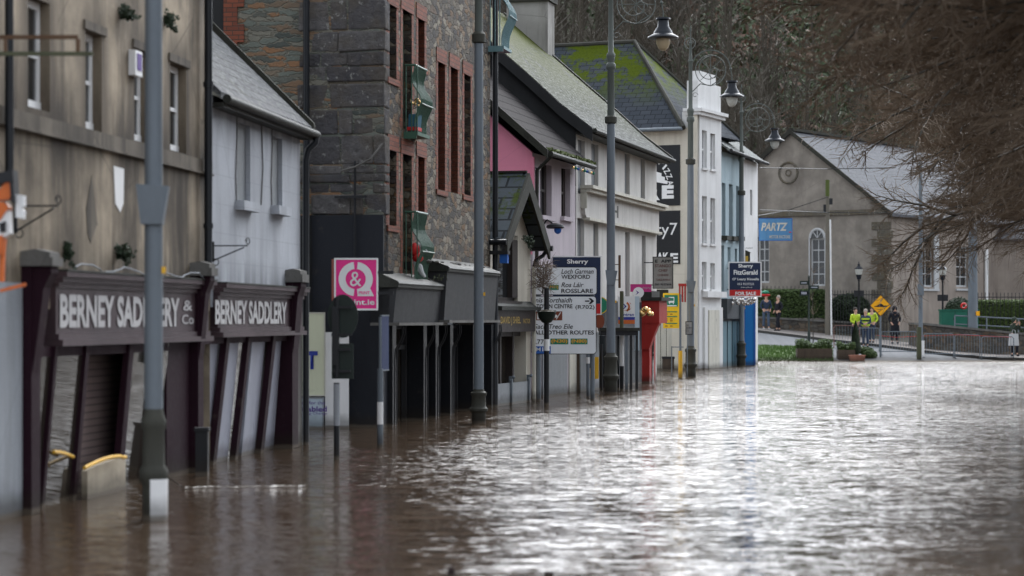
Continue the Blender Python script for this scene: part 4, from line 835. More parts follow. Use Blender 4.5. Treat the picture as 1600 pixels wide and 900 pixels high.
MB().box(0,.12,.0,.3,-.9,zfb).build('corner_post', 'cream_wall', rD); MB().box(c0,sD1,.0,.3,-.9,zfb).build('corner_post', 'cream_wall', rD)
m = MB()
for q in (.12, .95, 1.25, 2.3): m.box(q, q+.13, .12, .3, -.9, zfb)
m.box(.12,c0,.13,.3,zfb-.1,zfb-.001).build('shop_frame', 'brown_frame', rD); MB().box(.12,c0,.27,.33,-.9,zfb).build('shop_window', 'shop_glass', rD)
zb_ = FD.sz(766,601)[1]; o = thing('flood_barrier', 'grey metal flood boards with clamps across the gabled shop', 'flood barrier', wp(FD, 0.06, -.03, 0), FD.rz)
MB().box(0,1.35,-.03,.02,-.9,zb_).box(1.45,c0-.08,-.03,.02,-.9,zb_).build('panel', 'steel_board', o)
m = MB()
for q in (1.40, c0-.1, .02): m.box(q-.04,q+.05,-.07,.0,-.9,zb_+.14).ball((q,-.09,zb_+.12),.04,n=6).box(q-.09,q+.1,-.05,-.03,zb_+.05,zb_+.08)
m.build('clamp', 'galv', o)
wall_plant(FD, 800, 380, .2, 'green weed sprouting from the gutter of the mossy slate gable', .3)
o = thing('wall_lantern', 'dark wall lantern with blue lens under the slate gable', 'lantern', wp(FD, -.1, -.14, FD.sz(775,408)[1]), FD.rz)
MB().box(-.1,.1,-.3,.1,.12,.2).cyl((0,.1,.16),(0,.2,.2),.02).build('bracket', 'iron', o); MB().box(-.06,.06,-.28,-.12,-.06,.12).build('lens', 'sign_blue', o)

# ---- E: pink and lilac house
FE = Frame(832, 623, 1700); rE = FE.root('pink_house', 'house with hot pink gable end, lilac front and brown tiled roof', 'building')
sE1 = FE.sz(899, 500)[0]; zE = FE.sz(838, 240)[1]
opE = [FE.rect(844,253,862,336), FE.rect(877,260,891,338)]
MB().wall(0.0, sE1, -.9, zE, opE, .2).poly([(sE1,0,0),(sE1,.3,0),(sE1,.3,zE),(sE1,0,zE)]).box(.2,sE1,.5,7,-.9,zE-.02).build('front_wall', 'lilac', rE)
MB().box(-.02,.2,.002,7,-.9,3.3).build('lower_gable_wall', 'lilac', rE); MB().box(-.02,.2,.002,7,3.3,zE).extr([(-.02,.002,zE),(-.02,7,zE),(-.02,3.6,zE+3.1)],(.2,0,0)).box(-.05,.05,-.04,.0,3.4,zE-.1).build('gable_wall', 'pink', rE)
for a, b, c, d in opE:
    f = MB().box(a,a+.05,.13,.18,c,d).box(b-.2,b,.13,.18,c,d).box(a,b,.131,.179,(c+d)/2-.03,(c+d)/2+.03).build('window', 'brown_frame', rE)
    MB().poly([(a,.16,c),(b,.16,c),(b,.16,d),(a,.16,d)]).build('pane', 'glass', f); MB().box(a-.1,b+.1,-.1,.1,c-.1,c-.001).build('sill', 'lilac', f)
gable_roof(rE, -.1, sE1-.05, -.42, 3.6, 7.4, zE+.02, zE+3.55, 'tile_brown', .15, .12)
m = MB(); k0 = zE-.16; m.hexa([(-.30,-.42,k0),(-.252,-.42,k0),(-.252,3.6,k0+3.53),(-.30,3.6,k0+3.53),(-.30,-.42,k0+.20),(-.252,-.42,k0+.20),(-.252,3.6,k0+3.73),(-.30,3.6,k0+3.73)]); m.build('verge_board', 'verge', rE)
MB().tube([(-.2,-.48,zE-.05),(sE1,-.48,zE-.05)],.06,8).tube([(-.1,-.46,zE-.1),(-.05,-.3,zE-.25),(.03,-.1,zE-.4),(.03,-.08,-.5)],.045,8).build('gutter', 'lead', rE, True)
m = MB(); rr = random.Random(8)
for k in range(900): s = rr.uniform(-.1,sE1+.1); c = Vector((s,-.44+rr.uniform(-.05,.1),zE+.03+rr.uniform(-.06,.06))); u = Vector((rr.uniform(-1,1),rr.uniform(-1,1),rr.uniform(-1,1))).normalized()*.045; w = u.orthogonal()*.6; m.poly([c-u,c-w,c+u,c+w])
m.build('eaves_moss', 'moss', rE)
o = thing('fairy_lights', 'string of coloured fairy lights under the mossy eaves of the lilac front', 'fairy lights', wp(FE, sE1*.45, -.5, zE-.16), FE.rz)
MB().tube([(k*.25, 0, -.03*(k%2)) for k in range(10)], .01, 4).build('cord', 'iron', o)
for j, mm in enumerate(('bauble','sign_green','sign_blue','globe_white')):
    m = MB(); [m.ball((k*.25+.02*j, 0, -.06), .035, n=6) for k in range(j, 10, 4)]; m.build('bulb', mm, o, True)
# ground-floor shop panels of E
m = MB(); a = FE.sz(846,560)[0]; b = FE.sz(884,560)[0]; zs = FE.sz(846,545)[1]
MB().box(a, b, -.04, .0, -.9, zs).build('shutter', 'steel_board', rE); MB().box(b+.3, sE1-.1, -.03, .0, -.9, zs+.4).build('door', 'faded_cream', rE)
o = thing('wall_lantern', 'black swan-neck lantern with blue lens on the lilac front', 'lantern', wp(FE, FE.sz(848,350)[0], 0, FE.sz(852,352)[1]), FE.rz)
MB().tube([(0,0,-.02),(0,-.1,.12),(.0,-.2,.06),(0,-.26,0)],.02,6).build('arm', 'iron', o); MB().lathe((0,-.3,-.06),[(.04,.1),(.2,.05),(.22,0),(.18,-.03)],12).build('lamp_shade', 'iron', o, True); MB().ball((0,-.36,-.12),.09,(1,1,1.1),8).build('lens', 'sign_blue', o, True)
a, z = FE.sz(833, 330); 
# security camera
o = thing('security_camera', 'small white security camera at the pink corner', 'camera', wp(FE,.1,-.12,FE.sz(832,264)[1]), FE.rz); MB().ball((0,0,0),.05,n=8).build('body', 'white', o, True); MB().cyl((0,0,0),(0,.12,.05),.015).build('bracket', 'iron', o)

# ---- F: long off-white house with glare-flecked roof
FF = Frame(900, 613, 1700); rF = FF.root('long_white_house', 'long off-white house with blind windows and sky glare painted as pale flecks on its slate roof', 'building')
sF1 = FF.sz(1026, 500)[0]; zF = FF.sz(897, 203)[1]+.15; YR = 4.7; ZR = zF+4.35
up = [(903,216,914,302),(924,222,935,310),(950,228,957,318),(976,238,984,322),(1001,246,1008,330)]
lo = [(902,340,913,600),(927,348,935,470),(977,362,984,470),(1003,368,1009,470)]
opsF = [FF.rect(*q) for q in up]+[(lambda r: (r[0], r[1], 1.9, r[3]))(FF.rect(*q)) for q in lo]
MB().wall(0, sF1, -.9, zF, opsF, .14).box(.1,sF1,.5,2*YR,-.9,zF-.02).poly([(sF1,0,-.9),(sF1,.5,-.9),(sF1,.5,zF),(sF1,0,zF)]).extr([(sF1-.2,0,zF),(sF1-.2,2*YR,zF),(sF1-.2,YR,ZR-.1)],(.19,0,0)).build('wall', 'offwhite', rF)
for a, b, c, d in opsF: MB().box(a+.001, b-.001, .10, .13, c+.001, d-.001).build('blind_window', 'blind', rF)
MB().poly([(-.01,0,zE-.5),(-.01,2*YR,zE-.5),(-.01,2*YR,zF),(-.01,0,zF)]).extr([(0,0,zF),(0,2*YR,zF),(0,YR,ZR-.12)],(.15,0,0)).build('gable_wall', 'charcoal_wall', rF)
# roof with a bell-cast foot
m = MB(); P = [(-.45, zF-.10), (.35, zF+.52), (1.2, zF+1.30), (YR, ZR)]
n = len(P)
for (ya, z1_), (yb, z2_) in zip(P, P[1:]):
    m.hexa([(-.12,ya,z1_-.1),(sF1+.08,ya,z1_-.1),(sF1+.08,yb,z2_-.1),(-.12,yb,z2_-.1),(-.12,ya,z1_),(sF1+.08,ya,z1_),(sF1+.08,yb,z2_),(-.12,yb,z2_)])
m.hexa([(-.12,YR,ZR-.1),(sF1+.08,YR,ZR-.1),(sF1+.08,2*YR,zF),(-.12,2*YR,zF),(-.12,YR,ZR),(sF1+.08,YR,ZR),(sF1+.08,2*YR,zF+.1),(-.12,2*YR,zF+.1)])
m.build('roof', 'slate_glare', rF)
MB().box(-.05,sF1+.1,-.42,0,zF-.24,zF-.2).tube([(-.1,-.5,zF-.16),(sF1+.15,-.5,zF-.16)],.06,8).build('gutter', 'lead', rF, True)
m = MB(); k0 = 0
for (ya, z1_), (yb, z2_) in zip(P, P[1:]): m.hexa([(-.165,ya,z1_-.34),(-.125,ya,z1_-.34),(-.125,yb,z2_-.34),(-.165,yb,z2_-.34),(-.165,ya,z1_-.02),(-.125,ya,z1_-.02),(-.125,yb,z2_-.02),(-.165,yb,z2_-.02)])
m.build('bargeboard', 'charcoal_wall', rF)
m = MB()
for (ya, z1_), (yb, z2_) in zip(P, P[1:]): m.hexa([(sF1+.10,ya,z1_+.003),(sF1+.3,ya,z1_+.003),(sF1+.3,yb,z2_+.003),(sF1+.10,yb,z2_+.003),(sF1+.10,ya,z1_+.06),(sF1+.3,ya,z1_+.06),(sF1+.3,yb,z2_+.06),(sF1+.10,yb,z2_+.06)])
m.build('verge_flashing', 'verge', rF)
# chimney by the far ridge
cy0, cz = FF.yz(862, 60, sF1); cy1, _ = FF.yz(798, 60, sF1); ztop = FF.yz(830, 6, sF1)[1]
MB().box(sF1-.5,sF1+.35,cy0,cy1,ZR-2.8,ztop).build('chimney', 'chimney_render', rF); MB().box(sF1-.6,sF1+.45,cy0-.08,cy1+.08,ztop,ztop+.22).build('chimney_cap', 'verge', rF)
# signboard band
a, z1_ = FF.sz(917, 300, -.15); b = sF1-.15; z0_ = FF.sz(917, 339, -.15)[1]; r_ = .22
pts = [(a+r_,z0_),(b,z0_),(b,z1_),(a,z1_),(a,z0_+r_),(a+r_*.3,z0_+r_*.3)]
MB().extr([(x,-.10,z) for x, z in pts],(0,.1,0)).build('signboard', 'offwhite', rF)
MB().box(a-.12,b+.25,-.34,0,z1_+.09,z1_+.17).box(a-.08,b+.2,-.26,0,z1_+.002,z1_+.088).box(a+r_,b+.1,-.18,0,z0_-.07,z0_-.001).box(a-.06,a-.001,-.16,0,z0_+r_,z1_).build('signboard_moulding', 'faded_cream', rF)
s0 = FF.sz(949,335,-.1)[0]; s1 = FF.sz(966,335,-.1)[0]; text('lettering', 'EH', ((s0+s1)/2,-.106,(z0_+z1_)/2), s1-s0, .32, 'cap_stone', rF, bold=.03)
# ground floor red shop at the far end of F, its jettied fascia
s0, s1 = FF.sz(1003,550)[0], FF.sz(1019,550,-.12)[0]; zr0 = FF.sz(1003,505)[1]; zr1 = FF.sz(1003,470)[1]
m = MB().box(s0,s1,-.22,.0,-.9,zr0).box(s0-.1,s1+.2,-.52,0,zr0,zr1)
m.extr([(s0-.08,-.22,zr0-.75),(s0-.08,-.30,zr0-.5),(s0-.08,-.46,zr0-.1),(s0-.08,-.52,zr0),(s0-.08,0,zr0),(s0-.08,0,zr0-.75)],(.3,0,0)); m.build('shopfront', 'red_paint', rF)
MB().box(s0-.16,s1+.3,-.6,0,zr1+.002,zr1+.1).box(s0-.1,s1+.2,-.3,0,zr1+.102,zr1+.28).build('shop_ledge', 'lead', rF)
MB().box(s0+.35,s1-.35,-.24,-.221,-.9,zr0-.35).build('shop_window', 'shop_glass', rF)
# dark shopfronts of F left of it
s2 = FF.sz(936,550)[0]; s3 = FF.sz(1000,550)[0]; zq = FF.sz(940,470)[1]
MB().box(s2,s3,-.05,0,-.9,zq).build('shopfront', 'dark_shop', rF); MB().box(.3,s2-.1,-.05,0,-.9,FF.sz(905,520)[1]).build('shutter', 'steel_board', rF)

# ---- yard between F and G
yo = thing('yard_door', 'dark wooden yard doors between the red shop and the tall white building', 'door', W(1020, 577, 82.5)); k = 82.5/FP
yo.location.z = 0
MB().box(0,.98,0,.2,-.9,2.9).build('frame', 'verge', yo); m = MB(); [m.box(.08+i*.21,.27+i*.21,-.05,0,-.9,2.6) for i in range(4)]; m.build('panel', 'faded_cream', yo)
o = thing('litter_bin', 'brown litter bin standing in the flood by the yard doors', 'bin', (*W(1044, 577, 81).xy, 0)); MB().box(-.2,.2,-.2,.2,-.9,.42).build('body', 'wood', o); MB().box(-.22,.22,-.22,.22,.42,.5).build('lid', 'iron', o)

# ---- G: tall white building with pizza signs
FG = Frame(1090, 578, 2370); rG = FG.root('tall_white_building', 'tall white corner building with black painted pizza signs and a mossy hipped roof', 'building')
sG1 = FG.sz(1127, 500)[0]; zc = FG.sz(1090, 174)[1]; zeG = FG.yz(1040, 200)[1]; DG = 9.
op = [FG.rect(*q) for q in ((1097,203,1104.5,262),(1110,208,1117.5,264),(1097,306,1104.5,380),(1110,309,1117.5,381),(1097,409,1104,452),(1110,411,1117,452))]
MB().wall(0,sG1,-.9,zc,op,.16).poly([(sG1,0,-.9),(sG1,.6,-.9),(sG1,.6,zc),(sG1,0,zc)]).box(.05,sG1-.01,.38,.6,-.9,zc).build('front_wall', 'white_wall', rG)
for a, b, c, d in op:
    f = MB().box(a,a+.05,.1,.14,c,d).box(b-.05,b,.1,.14,c,d).box(a+.05,b-.05,.1,.14,(c+d)/2-.03,(c+d)/2+.03).build('window', 'white', rG); MB().poly([(a,.13,c),(b,.13,c),(b,.13,d),(a,.13,d)]).build('pane', 'blind', f)
    MB().box(a-.06,b+.06,-.07,.1,c-.08,c-.001).build('sill', 'white_wall', f)
MB().box(-.02,.2,0,.36,-.9,zc).box(-.002,.3,.36,DG,-.9,zeG).box(.3,7,1.2,DG,-.9,zeG-.05).build('side_wall', 'cream_wall', rG)
MB().box(-.18,sG1+.12,-.24,.5,zc,zc+.12).box(-.1,sG1+.06,-.14,.45,zc-.12,zc-.001).build('cornice', 'white_wall', rG)
MB().box(-.02,sG1-.12,-.02,.40,zc+.121,zc+1.12).box(.3,sG1-.55,.03,.30,zc+1.121,zc+1.5).build('chimney', 'white_wall', rG)
# hipped roof, ridge along local y
A = (3.1, 3.6, FG.yz(945, 68, 3.1)[1]); e_ = .35; m = MB()
c0 = (-e_,.42,zeG-.05); c1 = (6.2+e_,.42,zeG-.05); b0 = (-e_,DG+4,zeG-.05); b1_ = (6.2+e_,DG+4,zeG-.05); rb = (3.1,DG+4,A[2])
m.poly([c0,A,rb,b0]); m.poly([c0,c1,A]); m.poly([c1,b1_,rb,A]); m.poly([b0,b1_,c1,c0]); m.build('roof', 'slate_moss', rG)
m = MB().tube([c0, A, rb], .10, 8); m.tube([A, c1], .10, 8); m.build('ridge_tiles', 'verge', rG, True)
MB().tube([(-e_-.05,.45,zeG-.08),(-e_-.05,DG,zeG-.08)],.07,8).build('gutter', 'galv', rG, True)
def blk(x0,y0,x1,y1):
    a, zt_ = FG.yz(x0,y0); b, _ = FG.yz(x1,y0); _, zb_ = FG.yz(x0,y1); return b, a, zb_, zt_
y0, y1, z0, z1 = blk(1006,228,1063,322); MB().box(-.03,-.0025,y0,y1,z0,z1).build('sign_panel', 'shop_black', rG)
y0, y1, z0, z1 = blk(1006,330,1063,413); MB().box(-.03,-.0025,y0,y1,z0,z1).box(-.034,-.031,y0+.1,y1,z1-.30,z1-.28).box(-.034,-.031,y0+.1,y1,z1-1.1,z1-1.08).build('sign_panel', 'shop_black', rG)
def gt(body, px, py, wpx, hpx, rot=0, bold=.02):
    y, z = FG.yz(px, py); k = 82/FP; text('lettering', body, (-.037, y, z), wpx*k, hpx*k if hpx else None, 'white', rG, rt=(0,-1,0), rot=rot, bold=bold)
for ch, px, py, r in (('P',1034.5,254.5,-38),('I',1039,261,-44),('Z',1042.5,267.5,-56),('Z',1046,276,-66),('A',1048,286,-78)): gt(ch, px, py, 3.2 if ch == 'I' else 7.5, 9.5, R(r), .012)
gt('E', 1044, 300, 20, 21, bold=.06); gt('R', 1023, 302, 18, 22, bold=.05)
m = MB()
for i, (px, py) in enumerate(((1026,270),(1030,276),(1033,282))):
    y, z = FG.yz(px, py); w = .20+.03*i; m.poly([(-.036,y+w,z+.09),(-.036,y-w,z-.02),(-.036,y-w,z-.14),(-.036,y+w,z-.04)])
m.build('logo', 'white', rG)
gt('ty7', 1042, 361, 36, 25, bold=.0); gt('E', 1054, 403, 13, 15, bold=.04); gt('AK', 1036, 402, 20, 15, bold=.04)
z = FG.sz(1092,460)[1]; z9 = FG.sz(1096,480)[1]
MB().box(.5,sG1,-.22,0,z-.1,z+.12).box(.6,sG1-.05,-.08,0,-.9,z9+.0).build('door_surround', 'white_wall', rG); MB().box(.95,sG1-.55,-.12,-.081,-.9,z9-.1).build('door', 'faded_cream', rG)

# ---- H: blue house and white house
FH = Frame(1126, 575, 1870)
sH1 = FH.sz(1160,500)[0]; sH2 = FH.sz(1184,500)[0]; zH = FH.sz(1128,236)[1]
rH = FH.root('blue_house', 'pale blue painted house with tall narrow dark windows', 'building')
op = [FH.rect(*q) for q in ((1128,285,1133.5,369),(1139,287,1145,370),(1150,290,1154.5,370),(1126.8,383,1131.5,462),(1137,386,1141.5,462),(1148,388,1152,462))]
MB().wall(0,sH1,-.9,zH,op,.25).poly([(0,0,-.9),(0,3,-.9),(0,3,zH),(0,0,zH)]).box(.02,sH1,.5,6,-.9,zH-.05).build('wall', 'bluewall', rH)
for a, b, c, d in op:
    f = MB().box(a,a+.05,.15,.2,c,d).box(b-.05,b,.15,.2,c,d).build('window', 'brown_frame', rH); MB().poly([(a,.19,c),(b,.19,c),(b,.19,d),(a,.19,d)]).build('pane', 'glass', f)
[MB().box(a-.1,b+.1,-.22,0,c-.14,c+.02).build('window_box', 'verge', rH) for a, b, c, d in op[:3]]
zz = FH.sz(1127,498)[1]; MB().box(.02,sH1-.02,-.25,0,zz,zz+.75).build('fascia', 'dark_shop', rH)
m = MB(); [m.box(.15+i*.95,.85+i*.95,-.06,0,-.9,zz-.1) for i in range(5)]; m.build('shop_panel', 'teal_shop', rH); MB().box(.02,sH1,-.03,0,-.9,zz-.003).build('shop_frame', 'dark_shop', rH)
gable_roof(rH, 0, sH1, -.35, 3.2, 6.8, zH+.05, zH+2.7, 'slate_flecked_far', .02); MB().tube([(0,-.4,zH),(sH1,-.4,zH)],.07,8).build('gutter', 'iron', rH, True)
rI = FH.root('white_house', 'white end house at the corner beyond the blue one', 'building')
op2 = [FH.rect(1172,296,1175.5,336)]
MB().wall(sH1+.01,sH2,-.9,zH,op2,.15).box(sH1+.02,sH2,.5,6,-.9,zH-.05).poly([(sH2,0,-.9),(sH2,.5,-.9),(sH2,.5,zH),(sH2,0,zH)]).build('wall', 'white_wall', rI)
a, b, c, d = op2[0]; MB().box(a,b,.1,.14,c,d).build('window', 'blind', rI)
gable_roof(rI, sH1+.04, sH2, -.35, 3.2, 6.8, zH+.05, zH+2.7, 'slate_flecked_far', .02); MB().tube([(sH1+.02,-.4,zH),(sH2+.1,-.4,zH)],.07,8).build('gutter', 'iron', rI, True)
MB().extr([(sH2-.1,0,zH),(sH2-.1,6,zH),(sH2-.1,3.2,zH+2.5)],(.1,0,0)).build('gable_peak', 'white_wall', rI)
o = thing('tall_blue_board', 'tall bright blue hoarding standing in the flood at the corner', 'hoarding', (*W(1163, 572, 88.5).xy, 0)); k = 88.5/FP
MB().box(0,17*k,0,.25,-.9,H+34*k).build('panel', 'bright_blue', o); MB().box(-.02,.03,-.03,0,-.9,H+34*k).box(15*k,17.5*k,-.04,0,-.9,H+34*k).build('edge_trim', 'sign_blue', o)
o, w, h = flat_sign('hanging_pub_sign', 'dark gabled hanging sign with gold patch above the estate agent board', 'sign', 1152, 395, 1172, 412, 90, 'verge'); MB().extr([(-.05,0,h),(w+.05,0,h),(w/2,0,h+.15)],(0,.05,0)).build('pediment', 'verge', o); MB().box(.08,w-.08,-.01,0,.04,h*.7).build('panel', 'gold', o); MB().box(-.3,w+.1,.01,.03,h+.18,h+.2).build('arm', 'iron', o)

# ---- PARTZ sign
o, w, h = flat_sign('motor_parts_sign', 'faded blue PARTZ sign with white italic lettering', 'sign', 1186, 341, 1238, 376, 93.5, 'partz_blue', 'sign_blue', .12)
text('lettering', 'PARTZ', (w*.46,-.012,h*.62), w*.80, h*.36, 'faded_cream', o, shear=.25, bold=.03); text('lettering', 'MOTOR FACTORS', (w*.62,-.012,h*.17), w*.62, h*.14, 'faded_cream', o, bold=.02)
MB().box(w*.9,w*.97,-.012,-.009,h*.36,h*.40).build('mark', 'red_bright', o); MB().box(-.35,0,.03,.07,h*.8,h*.84).box(-.35,0,.03,.07,h*.1,h*.14).build('arm', 'iron', o)

# ---- church-like hall
th = R(35); cK = W(1387, 420, 113); rK = thing('gabled_stone_hall', 'large old rendered hall with big gable, arched window and long slate roof', 'building', (cK.x, cK.y, 0))
# local: x along gable to the left (negative), y along side wall; rotate so gable faces the eye's left
rK.rotation_euler = (0,0,-th); ZE = H+170/FP*113; GW = 12.6; 
def gable_pt(px, py):           # point on the gable plane (local y=0)
    t = (px-CX)/FP; d = Vector((math.cos(th), -math.sin(th))); k = (t*cK.y-cK.x)/(d.x-t*d.y); Y = cK.y+k*d.y; return k, H+(HY-py)/FP*Y
def side_pt(px, py):
    t = (px-CX)/FP; d = Vector((math.sin(th), math.cos(th))); k = (t*cK.y-cK.x)/(d.x-t*d.y); Y = cK.y+k*d.y; return k, H+(HY-py)/FP*Y
ax, az = gable_pt(1237, 208); GW = -2*ax; LK = 26.
w1 = (*[gable_pt(q,400)[0] for q in (1266,1289)], gable_pt(1266,447)[1], gable_pt(1277,372)[1]); w0 = (*[gable_pt(q,400)[0] for q in (1184,1202)], gable_pt(1190,442)[1], gable_pt(1190,372)[1])
m = MB().wall(-GW,0,-.5,ZE,[w0,w1],.3).poly([(-GW,0,ZE),(0,0,ZE),(ax,0,az)])
sw = [(*[side_pt(q,400)[0] for q in (a,b)], side_pt(a,448)[1], side_pt(a,c)[1]) for a, b, c in ((1439,1459,366),(1494,1513,385))]
m.build('gable_wall', 'church_render', rK)
MB().wall(0,LK,-.5,ZE,sw,.18,lambda u,w,z: (-w,u,z)).poly([(-GW,0,-.5),(-GW,LK,-.5),(-GW,LK,ZE),(-GW,0,ZE)]).poly([(-GW,LK,-.5),(0,LK,-.5),(0,LK,ZE),(-GW,LK,ZE)]).poly([(-GW,LK,ZE),(0,LK,ZE),(ax,LK,az)]).build('side_wall', 'house_render', rK)
ov = .35; kz = (az-ZE)/(-ax)
MB().hexa([(ov,-.2,ZE-ov*kz),(ov,LK,ZE-ov*kz),(ax,LK,az),(ax,-.2,az),(ov,-.2,ZE-ov*kz+.14),(ov,LK,ZE-ov*kz+.14),(ax,LK,az+.14),(ax,-.2,az+.14)]).hexa([(-GW-ov,-.2,ZE-ov*kz),(-GW-ov,LK,ZE-ov*kz),(ax,LK,az),(ax,-.2,az),(-GW-ov,-.2,ZE-ov*kz+.14),(-GW-ov,LK,ZE-ov*kz+.14),(ax,LK,az+.14),(ax,-.2,az+.14)]).build('roof', 'slate_far', rK)
m = MB().box(ax-.2,ax+.2,-.2,LK,az+.1,az+.24)
for sgn in (1, -1):
    e = ov if sgn > 0 else -GW-ov; m.hexa([(e,-.26,ZE-ov*kz-.05),(e,-.202,ZE-ov*kz-.05),(ax,-.202,az-.05),(ax,-.26,az-.05),(e,-.26,ZE-ov*kz+.2),(e,-.202,ZE-ov*kz+.2),(ax,-.202,az+.2),(ax,-.26,az+.2)])
m.build('ridge_and_verge', 'verge', rK)
z = gable_pt(1387,330)[1]; MB().box(-GW,.08,-.12,-.001,z-.12,z+.12).build('string_course', 'church_quoin', rK)
m = MB(); z = 0; i = 0
while z < ZE-.5: m.box(-(.85 if i%2 else .55), .06, -.06, .3 if i%2 else .5, z, z+.38); z += .42; i += 1
m.build('quoin', 'church_quoin', rK)
c = gable_pt(1232, 270); m = MB(); 
for r0, r1, t in ((.62,.44,.12),(.28,.02,.06)):
    m.tube([(c[0]+(r0+r1)/2*math.cos(R(a)),-.02,c[1]+(r0+r1)/2*math.sin(R(a))) for a in range(0,361,20)],.06 if r0>.5 else .03,6)
m.build('medallion', 'church_quoin', rK, False)
def barwin(a, b, z0, z1, fn, root, arch=False, nx=2, nz=4):
    m = MB(); fw = .09; q = .12
    def bx(x0,x1,y0,y1,zz0,zz1):
        p = [fn(x,y,z_) for z_ in (zz0,zz1) for x, y in ((x0,y0),(x1,y0),(x1,y1),(x0,y1))]; m.hexa(p)
    bx(a,a+fw,q,q+.05,z0,z1); bx(b-fw,b,q,q+.05,z0,z1); bx(a,b,q-.01,q+.05,z0-.0,z0+fw)
    for i in range(1,nx): x = a+(b-a)*i/nx; bx(x-.025,x+.025,q,q+.045,z0,z1)
    for i in range(1,nz): z_ = z0+(z1-z0)*i/nz; bx(a,b,q+.002,q+.04,z_-.025,z_+.025)
    if arch:
        r = (b-a)/2; cx = (a+b)/2
        for r_ in (r, r*.5):
            pts = [fn(cx+r_*math.cos(t), q+.02, z1+r_*math.sin(t)*1.3) for t in [math.pi*i/12 for i in range(13)]]; m.tube(pts, .05 if r_ == r else .025, 6)
        m.tube([fn(cx,q+.02,z1),fn(cx,q+.02,z1+r*1.3)],.025,5)
    else: bx(a,b,q-.01,q+.05,z1-fw,z1)
    f = m.build('window', 'cloth_white', root); g = MB(); g.poly([fn(a,q+.03,z0),fn(b,q+.03,z0),fn(b,q+.03,z1),fn(a,q+.03,z1)])
    if arch: g.poly([fn(cx+r*math.cos(t), q+.03, z1+r*math.sin(t)*1.3) for t in [math.pi*i/12 for i in range(13)]])
    g.build('pane', 'glass', f); return f
barwin(w1[0],w1[1],w1[2],w1[3],lambda u,w,z:(u,w,z),rK,False,2,4); r=(w1[1]-w1[0])/2
m = MB(); cxx = (w1[0]+w1[1])/2
pts = [(cxx+r*math.cos(t), -.02, w1[3]+r*math.sin(t)*1.1) for t in [math.pi*i/14 for i in range(15)]]
m.tube(pts, .07, 6).build('arch_surround', 'cloth_white', rK, True); MB().poly([(x,-.012,z) for x,_,z in pts]).build('arch_pane', 'glass', rK)
m = MB(); [m.tube([(cxx,-.03,w1[3]),(cxx+r*math.cos(t)*.95,-.03,w1[3]+r*math.sin(t)*1.05)],.022,5) for t in (R(50),R(90),R(130))]; m.build('tracery', 'cloth_white', rK)
MB().box(w1[0]-.06,w1[0],-.06,0,w1[2],w1[3]).box(w1[1],w1[1]+.06,-.06,0,w1[2],w1[3]).build('window_surround', 'cloth_white', rK)
barwin(w0[0],w0[1],w0[2],w0[3],lambda u,w,z:(u,w,z),rK,False,2,4)
for a, b, c, d in sw:
    barwin(a,b,c,d,lambda u,w,z:(-w+.0,u,z),rK,False,2,4); MB().box(-.001,.05,b-.02,b+.55,c-.1,d+.1).box(-.0,.08,a-.1,b+.55,c-.2,c-.101).build('window_surround', 'cloth_white', rK)
yy = side_pt(1538,430)[0]; MB().cyl((.12,yy,.5),(.12,yy,ZE-1.6),.10).build('drainpipe', 'white', rK, True)
# neighbouring house wall further right
p = W(1545,480,124); o = thing('far_house', 'dim stone-rendered house wall half hidden by the bare trees at the right edge', 'building', (p.x,p.y,0), R(-12))
MB().box(0,16,0,8,-.5,6.2).build('wall', 'house_render', o); gable_roof(o,0,16,-.3,4,8.3,6.2,9.2,'slate_far')

